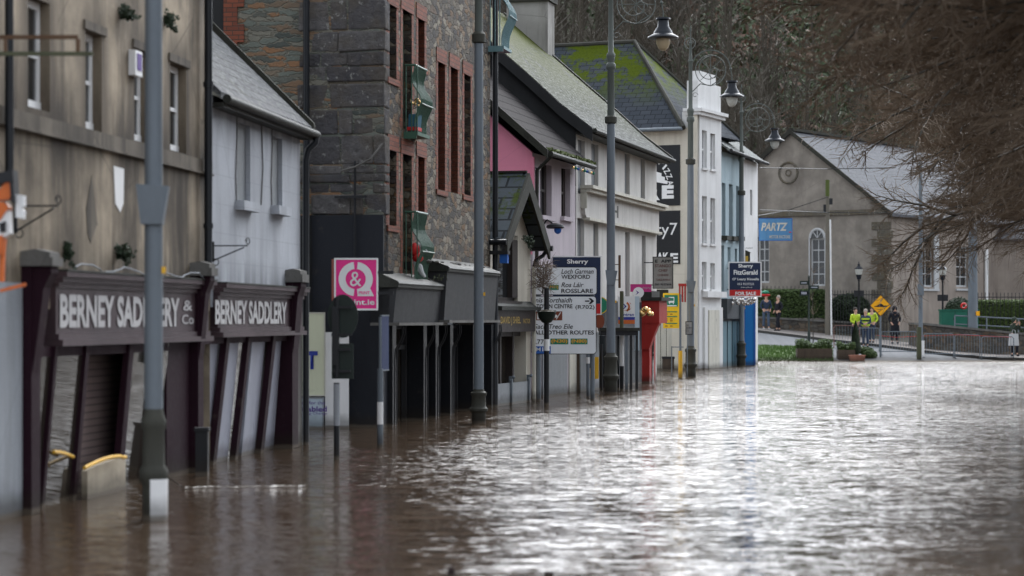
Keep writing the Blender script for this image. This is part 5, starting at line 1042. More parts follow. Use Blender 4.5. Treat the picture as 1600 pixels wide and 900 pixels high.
# ------------------------------------------------------------------ lamp posts
def lamp_post(px, py, sc, label, globe='globe_white', full=True, hb=1., kb=1.):
    Y = H*FP/(py-HY); base = W(px, py, Y); o = thing('lamp_post', label, 'lamp post', (base.x, Y, 0), group='ornate lamp posts along the flooded street')
    r = .085*sc
    MB().lathe((0,0,0), [(r*q*(kb if q > 1.2 else 1), z_*hb if z_ > 0 else z_) for q, z_ in ((1.4,-.95),(1.38,.30),(1.5,.34),(1.78,.38),(1.8,.44),(1.5,.48),(1.42,.50),(1.36,.80),(1.55,.84),(1.55,.90),(1.12,.94),(1.0,1.0))], 20).build('base', 'mossy_base', o, True)
    MB().cyl((0,0,.95*hb),(0,0,6.6),r,r*.86,14).build('column', 'galv', o, True)
    MB().lathe((0,0,6.6), [(r*.86,0),(r*1.3,.02),(r*1.35,.16),(r*.95,.2)],14).build('collar', 'mossy_base', o, True)
    MB().lathe((0,0,6.8), [(r*.78,0),(r*.74,1.1),(r*1.05,1.15),(r*1.05,1.25),(r*.7,1.3),(r*.95,1.45),(r*.95,1.5),(r*.6,1.55),(r*.5,2.95),(r*.75,3.0),(r*.45,3.07),(r*.3,3.5),(r*.5,3.55),(r*.15,3.65),(r*.1,3.9),(r*.28,3.96),(r*.05,4.1)],14).build('upper_column', 'post_green', o, True)
    if full: MB().hexa([(-.10,-r-.03,2.66),(.09,-r-.03,2.66),(.08,r+.02,2.66),(-.09,r+.02,2.66),(-.14,-r-.04,3.02),(.155,-r-.04,3.0),(.13,r+.02,3.0),(-.13,r+.02,3.02)]).build('junction_plate', 'galv', o)
    MB().box(r*.9,r+.025,-.03,.0,2.22,2.28).build('clip', 'yellow', o)
    # scroll bracket toward the road
    def arc(cx, cz, R0, a0, a1, n, sp=0): return [(cx+(R0-sp*i/n)*math.cos(R(a0+(a1-a0)*i/n)), 0, cz+(R0-sp*i/n)*math.sin(R(a0+(a1-a0)*i/n))) for i in range(n+1)]
    m = MB(); zz = 9.4; cx = .62
    m.tube(arc(cx,zz+.12,.62,200,0,20), .022, 6).tube(arc(cx,zz+.12,.47,0,360,24), .014, 5).tube(arc(cx,zz+.12,.44,90,430,22,.32), .013, 5).tube(arc(cx+.1,zz,.2,20,380,14,.12), .012, 5)
    m.tube([(0,0,8.8),(.3,0,9.1),(.62,0,zz-.36),(.95,0,zz-.15)], .016, 5).tube(arc(-.02,10.35,.17,0,360,16), .014, 5).tube(arc(-.02,10.35,.12,0,400,14,.1), .010, 5).tube(arc(.14,8.75,.09,0,330,10,.05), .010, 5)
    for a in range(0,360,45): m.tube([(cx,0,zz+.12),(cx+.45*math.cos(R(a)),0,zz+.12+.45*math.sin(R(a)))], .009, 4)
    m.tube([(1.24,0,zz+.12),(1.28,0,zz-.05),(1.28,0,zz-.2)], .016, 5).ball((.64,0,zz+.82),.04,n=6).ball((1.24,0,zz+.16),.04,n=6)
    m.build('bracket', 'post_green', o, True)
    l = MB().lathe((1.28,0,zz-.2), [(.03,0),(.17,-.01),(.18,-.05),(.13,-.08),(.14,-.22),(.22,-.34),(.24,-.40),(.37,-.47),(.385,-.50),(.34,-.52)],20).build('lamp_shade', 'lamp_dark', o, True)
    MB().lathe((1.28,0,zz-.70), [(.17,0),(.18,-.06),(.165,-.15),(.12,-.25),(.06,-.31),(.01,-.32)],16).build('globe', globe, l, True)
    return o, Y, base
p1, Y1, _ = lamp_post(240, 812, 1.0, 'nearest lamp post, with a white sleeve low on it, before the first saddlery shop', kb=.86)
MB().lathe((0,0,0),[(.006,0)],3) if False else None
m = MB(); 
for i in range(10):
    a0, a1 = R(-95+i*13), R(-95+(i+1)*13); rr_ = .128
    m.poly([(rr_*math.cos(a0),rr_*math.sin(a0),-.3),(rr_*math.cos(a1),rr_*math.sin(a1),-.3),(rr_*math.cos(a1),rr_*math.sin(a1),.37),(rr_*math.cos(a0),rr_*math.sin(a0),.37)])
m.build('white_sleeve', 'white', p1, True)
lamp_post(748, 662, 1.05, 'second lamp post, a plain grey column in front of the black shopfront', full=False, hb=.6)
lamp_post(954.5, 615, 1.32, 'third lamp post, right of the white road sign, its warm lamp highest in view', 'globe')
lamp_post(1079, 591, 1.35, 'fourth lamp post, against the tall white building')
lamp_post(1158.5, 573, 1.35, 'farthest lamp post, in front of the white end house')

# ------------------------------------------------------------------ road sign cluster
Ys = 50.6; k = Ys/FP; o = thing('direction_sign', 'large white road direction sign with two panels and place names', 'road sign', (*W(832, 600, Ys).xy, 0))
def X_(px): return (px-832)*k
def Z_(py): return H+(HY-py)*k
def rbox(m, x0, x1, z0, z1, r, y0, y1):
    pts = []
    for cx, cz, a in ((x1-r,z1-r,0),(x0+r,z1-r,90),(x0+r,z0+r,180),(x1-r,z0+r,270)):
        for i in range(5): t = R(a+i*22.5); pts.append((cx+r*math.cos(t), y0, cz+r*math.sin(t)))
    m.extr(pts, (0,y1-y0,0)); return m
MB().cyl((X_(842),.08,-.9),(X_(842),.08,Z_(420)),.05).cyl((X_(926),.08,-.9),(X_(926),.08,Z_(420)),.05).build('post', 'galv', o, True)
for x0,y0,x1,y1 in ((830,417,933,461),(830,462.5,932,553.5)):
    b = rbox(MB(), X_(x0), X_(x1), Z_(y1), Z_(y0), .07, 0, .03).build('panel', 'sign_black', o); rbox(MB(), X_(x0+1), X_(x1-1), Z_(y1-1), Z_(y0+1), .06, -.006, -.001).build('face', 'road_sign', b)
def rs(body, x0, x1, yc, hpx, mat='sign_black', shear=0, bold=.015, dy=-.012): text('lettering', body, ((X_(x0)+X_(x1))/2, dy, Z_(yc)), (x1-x0)*k, hpx*k, mat, o, shear=shear, bold=bold)
rs('Loch Garman', 877, 927.5, 424, 7.5, shear=.25, bold=.01); rs('WEXFORD', 877, 922, 432.5, 6.5, bold=.02); rs('Ros Láir', 877, 912, 445, 7.5, shear=.25, bold=.01); rs('ROSSLARE', 877, 926.5, 454.5, 6.5, bold=.02)
rs('Inis Corthaidh', 834, 894, 469, 7.5, shear=.25, bold=.01); rs('TOWN CENTRE', 838, 894.5, 478.5, 6.5, bold=.02); rs('(R702)', 899, 929, 480.5, 7.5, bold=.01)
MB().box(X_(857),X_(873),-.010,-.007,Z_(453),Z_(445)).build('route_patch', 'sign_green', o); rs('(N11)', 858, 872, 449, 6, 'amber')
m = MB(); m.poly([(X_(914),-.012,Z_(471.4)),(X_(914),-.012,Z_(469.4)),(X_(921),-.012,Z_(469.4)),(X_(921),-.012,Z_(471.4))]); m.poly([(X_(919.5),-.0125,Z_(465.8)),(X_(923),-.0125,Z_(465.8)),(X_(928.5),-.0125,Z_(470.4)),(X_(923),-.0125,Z_(475)),(X_(919.5),-.0125,Z_(475)),(X_(923.5),-.0125,Z_(470.4))]); m.build('arrow', 'sign_black', o)
MB().box(X_(836),X_(878.5),-.010,-.007,Z_(500.5),Z_(486.5)).build('tourist_patch', 'sign_brown', o)
m = MB(); m.box(X_(839),X_(847),-.014,-.011,Z_(499),Z_(492)).box(X_(839),X_(841),-.014,-.011,Z_(492),Z_(489)).box(X_(845),X_(847),-.014,-.011,Z_(492),Z_(489)).box(X_(856),X_(861),-.014,-.011,Z_(498.5),Z_(495.5)); m.lathe((X_(868.5),-.012,Z_(494)),[(.001,0),(.035,0),(.035,-.002)],12,'y'); m.tube([(X_(869),-.013,Z_(499)),(X_(876),-.013,Z_(488))],.010,4); m.build('pictogram', 'white', o)
rs('Gach Treo Eile', 833, 895, 510, 7.5, shear=.25, bold=.01); rs('ALL OTHER ROUTES', 834, 928, 519.5, 6.5, bold=.02); rs('R772', 833, 855, 534, 7.5, bold=.01)
for x0, x1, tx in ((860,888,'(N30)'),(891.5,918,'(N80)')): MB().box(X_(x0),X_(x1),-.010,-.007,Z_(538),Z_(529)).build('route_patch', 'sign_green', o); rs(tx, x0+1.5, x1-1.5, 533.5, 7, 'amber')
MB().box(X_(832),X_(860.5),-.010,-.007,Z_(552.5),Z_(541)).build('route_patch', 'sign_blue', o); rs('(M11)', 834, 859, 546.7, 8, 'white')

def agent(x0,y0,x1,y1,Y,label):
    o, w, h = flat_sign('estate_agent_board', label, 'sign', x0, y0, x1, y1, Y, 'white'); k = Y/FP; b = 1.8*k
    MB().box(b,w-b,-.006,-.001,b+h*.17,h-b).build('panel', 'navy', o); MB().box(b,w-b,-.007,-.001,b,b+h*.168).build('sale_strip', 'red_bright', o); return o, w, h, k
o, w, h, k = agent(862,400,940,492,54.0,'navy estate agent board with white edge behind the road direction sign')
text('lettering', 'Sherry', (w*.52,-.012,h-9.5*k), 33*k, 9*k, 'white', o, bold=.03); MB().box(w*.5,w*.56,0.03,.09,-3.9,h).build('post', 'wood', o)
o, w, h, k = agent(1138,409,1190,464,86.5,'navy estate agent FOR SALE board with red strip by the farthest lamp post')
text('lettering', 'Sherry', (w*.52,-.012,h*.87), w*.44, h*.13, 'white', o, bold=.03); text('lettering', 'FitzGerald', (w*.52,-.012,h*.70), w*.72, h*.14, 'white', o, bold=.03); text('lettering', "O' Leary Kinsella", (w*.52,-.012,h*.50), w*.80, h*.09, 'white', o, bold=.02); text('lettering', '053 9237322', (w*.52,-.012,h*.37), w*.5, h*.06, 'white', o); text('lettering', 'sherryfitz.ie', (w*.55,-.012,h*.27), w*.35, h*.04, 'white', o); text('lettering', 'FOR SALE', (w*.52,-.012,h*.10), w*.62, h*.10, 'white', o, bold=.03)
MB().box(-.6,0,.0,.03,h*.8,h*.83).box(-.6,0,.0,.03,h*.2,h*.23).build('arm', 'iron', o)
# bauble garland below
def balls(px0, px1, py, Y, n, r, mat, label, name='bauble_garland'):
    a = W(px0,py,Y); b = W(px1,py,Y); o = thing(name, label, 'garland', a); rr = random.Random(n)
    MB().tube([(0,0,.05),((b-a).x/2,0,-.02),((b-a).x,0,.05)],.012,5).build('cord', 'verge', o); m = MB()
    for i in range(n): m.ball(((b-a).x*rr.random(), rr.uniform(-.08,.08), rr.uniform(-.14,.08)), r*rr.uniform(.7,1.1), n=7)
    m.build('bauble', mat, o, True); return o
balls(1140, 1178, 470, 86.3, 34, .085, 'bauble_silver', 'silver bauble garland under the FOR SALE board'); balls(1002, 1019, 484, 62, 12, .07, 'bauble', 'gold bauble garland hanging at the red shopfront')

# black post with hanging baskets in front of the road sign
Ys = H*FP/(633-HY); k = Ys/FP; o = thing('flower_post', 'black post with white band before the direction sign', 'post', (*W(854,633,Ys).xy,0))
MB().cyl((0,0,-.9),(0,0,H+50*k),.058,.054).build('column', 'sign_black', o, True); MB().cyl((0,0,H-48*k),(0,0,H-30*k),.060).build('reflective_band', 'white', o, True); MB().box(-.2,.2,-.015,.015,H+13*k,H+15*k).build('arm', 'iron', o)
b = thing('hanging_basket', 'round dark green hanging basket on the black post', 'basket', (o.location.x+.0, Ys-.09, H+12*k)); MB().lathe((0,0,0),[(.02,-.24),(.1,-.21),(.17,-.12),(.20,0),(.215,.015),(.19,.02)],16).build('bowl', 'dark_green_metal', b, True); MB().lathe((0,0,.02),[(.17,0),(.1,.03),(.01,.04)],12).build('soil', 'earth', b, True)
# dead creeper above
o = thing('dead_creeper', 'bare brown shrub spilling over the top left of the direction sign', 'shrub', W(848,452,49.6)); m = MB(); rr = random.Random(21); k = 49.6/FP
for i in range(260):
    strands(m, (rr.uniform(-10,14)*k, rr.uniform(-.2,.2), rr.uniform(0,40)*k), (rr.uniform(-1,1), rr.uniform(-.7,.7), rr.uniform(-.4,1)), rr.uniform(.15,.36), .008, 4, .08, .5, rr)
m.build('twigs', 'dead_twig', o); MB().tube([(0,0,-.1),(.02,0,.3),(0,0,.6)],[.02,.015,.006],6).build('stem', 'bark', o)
# thin grey post
Ys = H*FP/(622-HY); k = Ys/FP; o = thing('sign_post', 'short grey post with black fittings at the right edge of the direction sign', 'post', (*W(919,622,Ys).xy,0)); MB().cyl((0,0,-.9),(0,0,H+14*k),.042).build('column', 'galv', o, True); m = MB().box(.02,.10,-.02,.02,H-75*k,H+11*k).box(.03,.12,-.04,.03,H-50*k,H-33*k); m.build('fitting', 'iron', o); MB().cyl((0,0,H-68*k),(0,0,H-58*k),.044).build('reflective_band','white',o,True)
o = thing('warning_box', 'yellow box on a thin post behind the grey post', 'box', (*W(928,598,56.5).xy,0)); MB().box(-.1,.12,0,.15,H-92*56.5/FP,H-58*56.5/FP).build('casing', 'yellow', o); MB().cyl((.2,.1,-.9),(.2,.1,1.2),.03).build('post', 'iron', o)
# round green sign
o = thing('round_shop_sign', 'round green hanging sign with yellow rim right of the direction sign', 'sign', W(937,477,57.5)); MB().lathe((0,0,0),[(.001,.03),(.22,.03),(.22,0),(.001,0)],24,'y').build('rim','sign_yellow',o); MB().lathe((0,-.004,0),[(.001,0),(.2,0),(.2,.003)],24,'y').build('face','sign_green',o); text('lettering','9',(-.06,-.012,.03),.1,.16,'white',o); MB().box(-.5,0,.0,.03,.2,.23).build('arm','iron',o)
o = thing('oval_shop_sign', 'brown oval wooden sign below the round green one', 'sign', W(937,502,57.8)); q = MB().lathe((0,0,0),[(.001,.03),(.12,.03),(.12,0),(.001,0)],20,'y').build('board','sign_brown',o); q.scale=(1,1,1.6); MB().cyl((0,.01,.19),(0,.01,.3),.008).build('hook','iron',o)

# bus shelter
o = thing('bus_shelter', 'dark bus shelter with flat roof and black legs in the flood', 'bus shelter', (*W(937, 605, 57.6).xy, 0)); k = 57.6/FP
MB().box(0,62*k,-.1,1.3,H-17*k,H-12*k).build('roof','lead',o); MB().box(.02,60*k,-.06,1.2,H-24*k,H-17.1*k).build('roof_beam','iron',o)
for q in (40, 47, 56): MB().box(q*k,(q+4)*k,0,.07,-.9,H-24.1*k).build('leg','iron' if q > 41 else 'galv',o)
MB().box(.03,34*k,1.1,1.14,-.6,H-25*k).build('back_panel','glass',o)
# white restaurant sign box
o, w, h = flat_sign('shop_box_sign', 'white box sign with blue and orange swirl on the bus shelter', 'sign', 966, 463, 992, 506, 60, 'white', None, .25)
m = MB(); n = 10
for i in range(n):
    for mm, r0, r1, a0, a1, cx, cz in ((0,.10,.15,-60,60,.16,.45),): 
        t0, t1 = R(a0+(a1-a0)*i/n), R(a0+(a1-a0)*(i+1)/n); m.poly([(cx+r0*math.cos(t0),-.006,cz+r0*math.sin(t0)),(cx+r1*math.cos(t0),-.006,cz+r1*math.sin(t0)),(cx+r1*math.cos(t1),-.006,cz+r1*math.sin(t1)),(cx+r0*math.cos(t1),-.006,cz+r0*math.sin(t1))])
m.poly([(.14,-.006,.54),(.21,-.006,.46),(.14,-.006,.37),(.17,-.006,.46)]); m.poly([(.12,-.006,.34),(.32,-.006,.40),(.36,-.006,.44),(.30,-.006,.36)]); m.poly([(.26,-.006,.60),(.33,-.006,.54),(.34,-.006,.50),(.30,-.006,.56)]); m.build('swirl','orange',o)
MB().poly([(.12,-.007,.56),(.22,-.007,.46),(.12,-.007,.36),(.17,-.007,.46)]).build('swirl_blue','royal',o)
text('lettering','entran',(w*.55,-.008,h*.33),w*.8,.07,'royal',o,bold=.02); MB().box(.0,w,-.006,-.001,h*.145,h*.25).build('strip','royal',o); MB().box(0,w,-.006,-.001,.0,h*.144).build('strip','orange',o); MB().box(w,w+.12,0,.25,-.7,h).build('side_panel','pale_sign',o)
# pink sign with round logo
o, w, h = flat_sign('pink_shop_sign', 'long magenta sign with round white logo above the bus shelter', 'sign', 985, 444, 1018, 456, 62, 'magenta_dull'); MB().lathe((w*.38,-.01,-.02),[(.001,0),(.15,0),(.15,.01)],18,'y').build('logo','white',o); MB().poly([(w*.38-.08,-.014,.05),(w*.38+.02,-.014,-.02),(w*.38-.08,-.014,-.09),(w*.38-.03,-.014,-.02)]).build('logo_mark','violet',o); text('lettering','shaping',(w*.76,-.004,h*.5),w*.4,.07,'lilac_panel',o)
# grey takeaway sign
o, w, h = flat_sign('takeaway_sign', 'weathered grey framed hanging takeaway sign with faded red lettering', 'sign', 1020, 401, 1052, 451, 65, 'grey_sign', 'iron', .1)
for i, (t, f, hh, mt) in enumerate((('E  APP',.78,.085,'sign_black'),('STANGO',.80,.085,'faded_red'),('CHEF',.45,.075,'faded_red'),('CHINESE',.55,.06,'faded_red'),('TAKE AWAY',.72,.06,'faded_red'),('053 9237604',.80,.055,'sign_black'))): text('lettering',t,(w*.5,-.012,h*(.86-.145*i)),w*f,hh,mt,o,bold=.02)
MB().box(-.25,0,.03,.06,h*.80,h*.83).box(-.3,0,.03,.06,h*.10,h*.13).build('arm','iron',o)
# bus stop
Ys = H*FP/(592-HY); k = Ys/FP; o = thing('bus_stop_sign', 'yellow and green bus stop flag on a yellow-sleeved pole', 'bus stop', (*W(1063,592,Ys).xy,0))
MB().cyl((0,0,-.9),(0,0,H+40*k),.035).build('pole','galv',o,True); MB().cyl((0,0,-.9),(0,0,H-48*k),.065).build('pole_sleeve','yellow',o,True)
bx = -27*k; MB().box(bx,-2*k,-.03,.0,H-13*k,H+42*k).build('flag','sign_yellow',o); MB().box(bx+.04,-4*k,-.036,-.031,H+21*k,H+39*k).build('header','sign_green',o)
m = MB().box(bx+.17,bx+.34,-.042,-.037,H+27*k,H+36*k).box(bx+.185,bx+.21,-.042,-.037,H+25*k,H+26.9*k).box(bx+.30,bx+.325,-.042,-.037,H+25*k,H+26.9*k).box(bx+.08,-6*k,-.042,-.037,H+21.5*k,H+23*k); m.build('bus_pictogram','white',o); MB().box(bx+.19,bx+.32,-.046,-.043,H+30*k,H+34.5*k).build('pictogram_window','sign_green',o)
m = MB(); [m.box(bx+.07,-5*k,-.036,-.031,H+q*k,H+(q+1.6)*k) for q in (12,4.5,-6)]; m.build('route_bar','sign_green',o); m = MB(); [m.box(bx+.06+.15*j,bx+.14+.15*j,-.036,-.031,H+q*k,H+(q+1.3)*k) for q in (8.5,1,-2,-10) for j in (0,1)]; m.build('route_number','sign_brown',o)
MB().box(bx+.25,.1,-.02,.02,H-43*k,H-41.5*k).box(.2,.23,-.02,.02,-.9,H-39*k).box(bx+.25,bx+.28,-.02,.02,-.3,H-41*k).build('rail','galv',o)
o, w, h = flat_sign('timetable_case', 'small grey timetable case on the fourth lamp post', 'sign', 1071, 502, 1082, 523, 70.2, 'grey_pier', 'iron'); text('lettering','NO\nENTRY\n7-9',(w/2,-.012,h/2),w*.7,h*.6,'sign_black',o)
o, w, h = flat_sign('striped_banner', 'red and white vertical striped banner behind the bus stop', 'banner', 1060, 443, 1073, 472, 76, 'faded_cream'); m = MB(); [m.box(q,q+.05,-.008,-.002,0,h) for q in (.02,.11,.2)]; m.box(0,w,-.01,-.0085,h*.85,h); m.build('stripe','red_paint',o)
o = thing('green_post', 'mossy dark post with black and white bands beside the bus shelter', 'post', (*W(971.5,600,58).xy,0)); k = 58/FP; MB().cyl((0,0,H-18*k),(0,0,H+45*k),.05).build('column','mossmetal',o,True); MB().cyl((0,0,-.9),(0,0,H-18*k),.05).build('foot','sign_black',o,True); MB().cyl((0,0,H-72*k),(0,0,H-18*k),.053).build('reflective_band','white',o,True)
o = thing('banner_arm', 'rusty vertical banner arm right of the third lamp post', 'bracket', W(968,450,59)); MB().box(-.03,.03,-.03,.03,0,.85).box(-.3,0,-.01,.01,.6,.62).box(-.3,0,-.01,.01,.2,.22).build('arm','rust',o)

# ------------------------------------------------------------------ foreground bits in the water
for px, lb in ((705,'dark tip of a drowned post left of the other at the bottom'),(858,'dark flat tip of a drowned post nearer the middle of the bottom')):
    p = W(px,884 if px < 800 else 893,15.6); o = thing('drowned_post', lb, 'post', (p.x,p.y,0)); MB().lathe((0,0,0),[(.03,-.9),(.03,p.z-.05),(.024 if px<800 else .035,p.z-.03),(.004 if px<800 else .03,p.z)],10).build('tip','purple',o,True)
mb = MB(); 
def ridge(pts, w, h):
    vs = []
    for (x, y) in pts: w2 = w*rnd.uniform(.3,1.4); vs += [(x, y-w2, .003), (x, y, h*rnd.uniform(.3,1.2)), (x, y+w2, .003)]
    mb.add(vs, [(3*i+j, 3*i+3+j, 3*i+4+j, 3*i+1+j) for i in range(len(pts)-1) for j in (0,1)])
def wpt(px,py): Y = H*FP/(py-HY); return ((px-CX)/FP*Y, Y)
ridge([wpt(262+i*2.6, 746+i*1.75+rnd.uniform(-.6,.6)) for i in range(11)], .03, .012); ridge([wpt(290+i*6.3, 762-i*.08+rnd.uniform(-.8,.8)) for i in range(31)], .06, .012)
tag(mb.build('water_ripple','ripple_glint'), 'thin ripple trailing from the nearest lamp post, its bright line painted white', 'ripple_glint', kind='stuff')

# ------------------------------------------------------------------ beyond the water: hedges, railings, planters
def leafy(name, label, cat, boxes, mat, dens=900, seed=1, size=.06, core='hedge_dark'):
    o = thing(name, label, cat, boxes[0][0]); rr = random.Random(seed); m = MB(); c_ = MB()
    for p, (sx, sy, sz), shape in boxes:
        q = Vector(p)-o.location; n = int(dens*(sx*sz*2+sx*sy+sy*sz*2))
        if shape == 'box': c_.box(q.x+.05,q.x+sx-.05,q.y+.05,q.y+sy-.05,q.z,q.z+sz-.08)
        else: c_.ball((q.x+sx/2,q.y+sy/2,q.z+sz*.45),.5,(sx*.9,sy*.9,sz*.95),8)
        for i in range(n):
            if shape == 'box':
                f = rr.random(); x, y, z = rr.random()*sx, rr.random()*sy, rr.random()*sz
                if f < .5: y = rr.uniform(-.04,.05)
                elif f < .8: z = sz+rr.uniform(-.07,.06)
                else: x = rr.choice((rr.uniform(-.04,.05), sx+rr.uniform(-.05,.04)))
                c = q+Vector((x,y,z))
            else:
                d = Vector((rr.gauss(0,1),rr.gauss(0,1),rr.gauss(0,1))).normalized()*rr.uniform(.42,.54); c = q+Vector((sx/2+d.x*sx, sy/2+d.y*sy, sz*.45+d.z*sz))
            u = Vector((rr.uniform(-1,1),rr.uniform(-1,1),rr.uniform(-1,1))).normalized()*size*rr.uniform(.6,1.2); w = u.orthogonal().normalized()*size*.55; m.poly([c-u,c-w,c+u,c+w])
    c_.build('stem', core, o); m.build('foliage', mat, o); return o
Yh = 112.5
def GZ(px, Y, dz=0): p = G(px, Y); p.z += dz; return p
a, b = GZ(1150,Yh), GZ(1292,Yh)
# low wall under hedge
def lowwall(px0, px1, Y, zt0, zt1, label, th=.5, mat='low_wall', cop=True):
    p0, p1 = W(px0,500,Y), W(px1,500,Y); o = thing('stone_wall', label, 'wall', (p0.x,Y,0)); L = p1.x-p0.x
    MB().hexa([(0,0,-.5),(L,0,-.5),(L,th,-.5),(0,th,-.5),(0,0,zt0),(L,0,zt1),(L,th,zt1),(0,th,zt0)]).build('masonry', mat, o)
    if cop: MB().hexa([(-.03,-.06,zt0+.002),(L,-.06,zt1+.002),(L,th+.05,zt1+.002),(-.03,th+.05,zt0+.002),(-.03,-.06,zt0+.1),(L,-.06,zt1+.1),(L,th+.05,zt1+.1),(-.03,th+.05,zt0+.1)]).build('coping', 'cap_stone', o)
    return o
lowwall(1150, 1372, Yh-.3, 1.95, 1.55, 'low stone wall under the hedge beside the far pavement')
leafy('hedge', 'clipped green hedge above the low stone wall', 'hedge', [(W(1150,494,Yh),(1290/1,1,1),'box')] if False else [((W(1150,494,Yh).x,Yh,1.9),((1290-1150)/FP*Yh,1.0,1.35),'box')], 'hedge', 260, 2, .09)
leafy('hedge', 'dark rounded hedge behind black railings near the amber sign', 'hedge', [((W(1300,494,Yh).x,Yh+.3,1.7),((1362-1300)/FP*Yh,1.3,1.45),'ball')], 'hedge_dark', 300, 3, .09)
leafy('hedge', 'dark rounded bush behind the green cabinet', 'hedge', [((W(1480,500,107).x,107,1.3),(1.3,1.2,1.6),'ball')], 'hedge_dark', 300, 4, .08)
leafy('hedge', 'bright green hedge at the right edge behind the white railing', 'hedge', [((W(1528,500,109).x,109,1.2),(4.8,1.0,1.5),'box')], 'hedge_lit', 300, 5, .08)
def railing(px0, px1, Y, z0, z1, label, step=.14):
    p0, p1 = W(px0,500,Y), W(px1,500,Y); o = thing('iron_railing', label, 'railing', (p0.x,Y,0)); L = p1.x-p0.x; m = MB(); i = 0
    while i*step < L: m.box(i*step-.012,i*step+.012,-.012,.012,z0,z1+.08); m.lathe((i*step,0,z1+.08),[(.02,0),(.022,.03),(.002,.1)],5); i += 1
    m.build('bars','iron',o); MB().box(0,L,-.02,.02,z1-.08,z1-.04).box(0,L,-.02,.02,z0+.12,z0+.16).build('rail','iron',o); return o
railing(1186, 1256, Yh+1.4, 2.2, 3.35, 'black railings behind the clipped green hedge', .2)
railing(1300, 1376, Yh-.6, 1.35, 3.1, 'black iron railings in front of the dark rounded hedge')
railing(1376, 1402, 108.5, .85, 2.25, 'short run of black railings behind the person in the long coat')
railing(1528, 1640, 108.6, 1.2, 2.95, 'black railings topping the bright green hedge at the right', .18)
def small_lamp(px, ytop, Y, label):
    z0 = gz(px, Y); p = W(px, ytop, Y); o = thing('victorian_lamp', label, 'lamp post', (p.x,Y,z0), group='old black lanterns by the hall'); hh = p.z-z0
    MB().lathe((0,0,0),[(.12,0),(.12,.5),(.07,.6),(.05,.8),(.04,hh-1.0),(.07,hh-.95),(.03,hh-.9)],10).build('column','iron',o,True)
    l = MB().lathe((0,0,hh-.9),[(.09,0),(.2,.5),(.22,.52),(.06,.68),(.07,.74),(.02,.78),(.03,.82),(.005,.9)],6).build('lantern','lamp_dark',o); MB().lathe((0,0,hh-.86),[(.095,0),(.205,.46)],6).build('pane','globe_white',l)
    MB().box(-.25,.25,-.02,.02,hh*.52,hh*.52+.3).build('ladder_bar','iron',o)
small_lamp(1342, 408, 111.6, 'black lantern post left of the amber warning sign'); small_lamp(1473, 408, 108, 'black lantern post between the hall side windows')
# fingerpost
Yf = 104; z0 = gz(1264,Yf); p = W(1264,430,Yf); o = thing('finger_post', 'dark green finger post with four small direction arms', 'signpost', (p.x,Yf,z0)); hh = p.z-z0
MB().lathe((0,0,0),[(.07,-.1),(.07,.5),(.04,.55),(.04,hh-.1),(.06,hh-.06),(.01,hh)],10).build('column','dark_green_metal',o,True)
for y, s in ((442,-1),(449,1),(457,-1),(459,-1)): z = W(0,y,Yf).z-z0; f = MB().box(*((-.42,-.04) if s<0 else (.04,.45)),-.02,.02,z-.09,z+.09).build('arm','dark_green_metal',o); MB().box(*((-.36,-.1) if s<0 else (.1,.38)),-.025,-.021,z-.02,z+.02).build('lettering','lilac_panel',f)
# sapling
o = thing('young_sapling', 'thin bare sapling beside the finger post', 'tree', G(1270.5,104.3)); m = MB(); pts,_ = strands(m,(0,0,0),(0,0,1),3.2,.03,5,0,.05); m.build('trunk','bark',o); m = MB(); rr=random.Random(3)
for q in pts[2:]:
    for _ in range(5): strands(m,q,(rr.uniform(-1,1),rr.uniform(-1,1),1.2),.7,.01,3,0,.3,rr)
m.build('twigs','twig',o)
# utility pole with white conduit
Yp = 110.5; z0 = gz(1294,Yp); p = W(1293,281,Yp); o = thing('utility_pole', 'weathered wooden utility pole with pale conduit before the hall', 'utility pole', (p.x,Yp,z0)); hh = p.z-z0
MB().cyl((0,0,-.2),(0,0,hh),.13,.09,10).build('column','pole_wood',o,True); MB().cyl((.18,-.05,-.1),(.12,-.05,5.6),.045,n=8).build('conduit','white',o,True); MB().box(-.2,-.08,-.05,.05,hh-1.6,hh-1.2).box(.08,.24,-.05,.05,hh-1.2,hh-.9).build('insulator','iron',o); MB().lathe((0,0,hh-.8),[(.1,0),(.10,.8)],10).build('moss_top','moss',o)
for pts, lb in (([(1187,262),(1293,264),(1400,262)],'overhead cable crossing the upper gable of the hall'),([(1184,337),(1230,329),(1293,308)],'short overhead cable from the end house to the utility pole'),([(1187,328),(1293,332),(1420,333)],'overhead cable along the string course of the hall')):
    tag(MB().tube([W(x,y,110.3-(i==0)*8) for i,(x,y) in enumerate(pts)],.018,4).build('overhead_cable','iron'), lb, 'cable')
# blue-grey pole(s) on the quay
o = thing('tall_grey_pole', 'thick pale grey pole rising behind the green cabinet', 'pole', (W(1520,500,103.5).x,103.5,0)); MB().cyl((0,0,0),(0,0,9.5),.24,.17).build('column','galv',o,True); MB().box(.1,.26,-.26,-.2,2.0,2.2).build('tag_plate','amber',o)
o = thing('tall_grey_pole', 'slim blue-grey pole left of the hall side window', 'pole', (W(1438.5,500,102).x,102,0)); MB().cyl((0,0,0),(0,0,9),.10,.08).build('column','galv',o,True); MB().box(-.14,.12,-.14,.0,2.9,3.4).box(-.1,.1,-.14,0,4.9,5.1).build('junction_plate','galv',o)
o = thing('timber_bollard', 'mossy timber post with white reflector at the water edge', 'bollard', (W(1436,500,99).x,99,0)); MB().box(-.09,.09,-.09,.09,-.3,H-11/FP*99).build('post','mossmetal',o); MB().box(.10,.22,-.08,0,.2,.9).build('reflector','white',o)
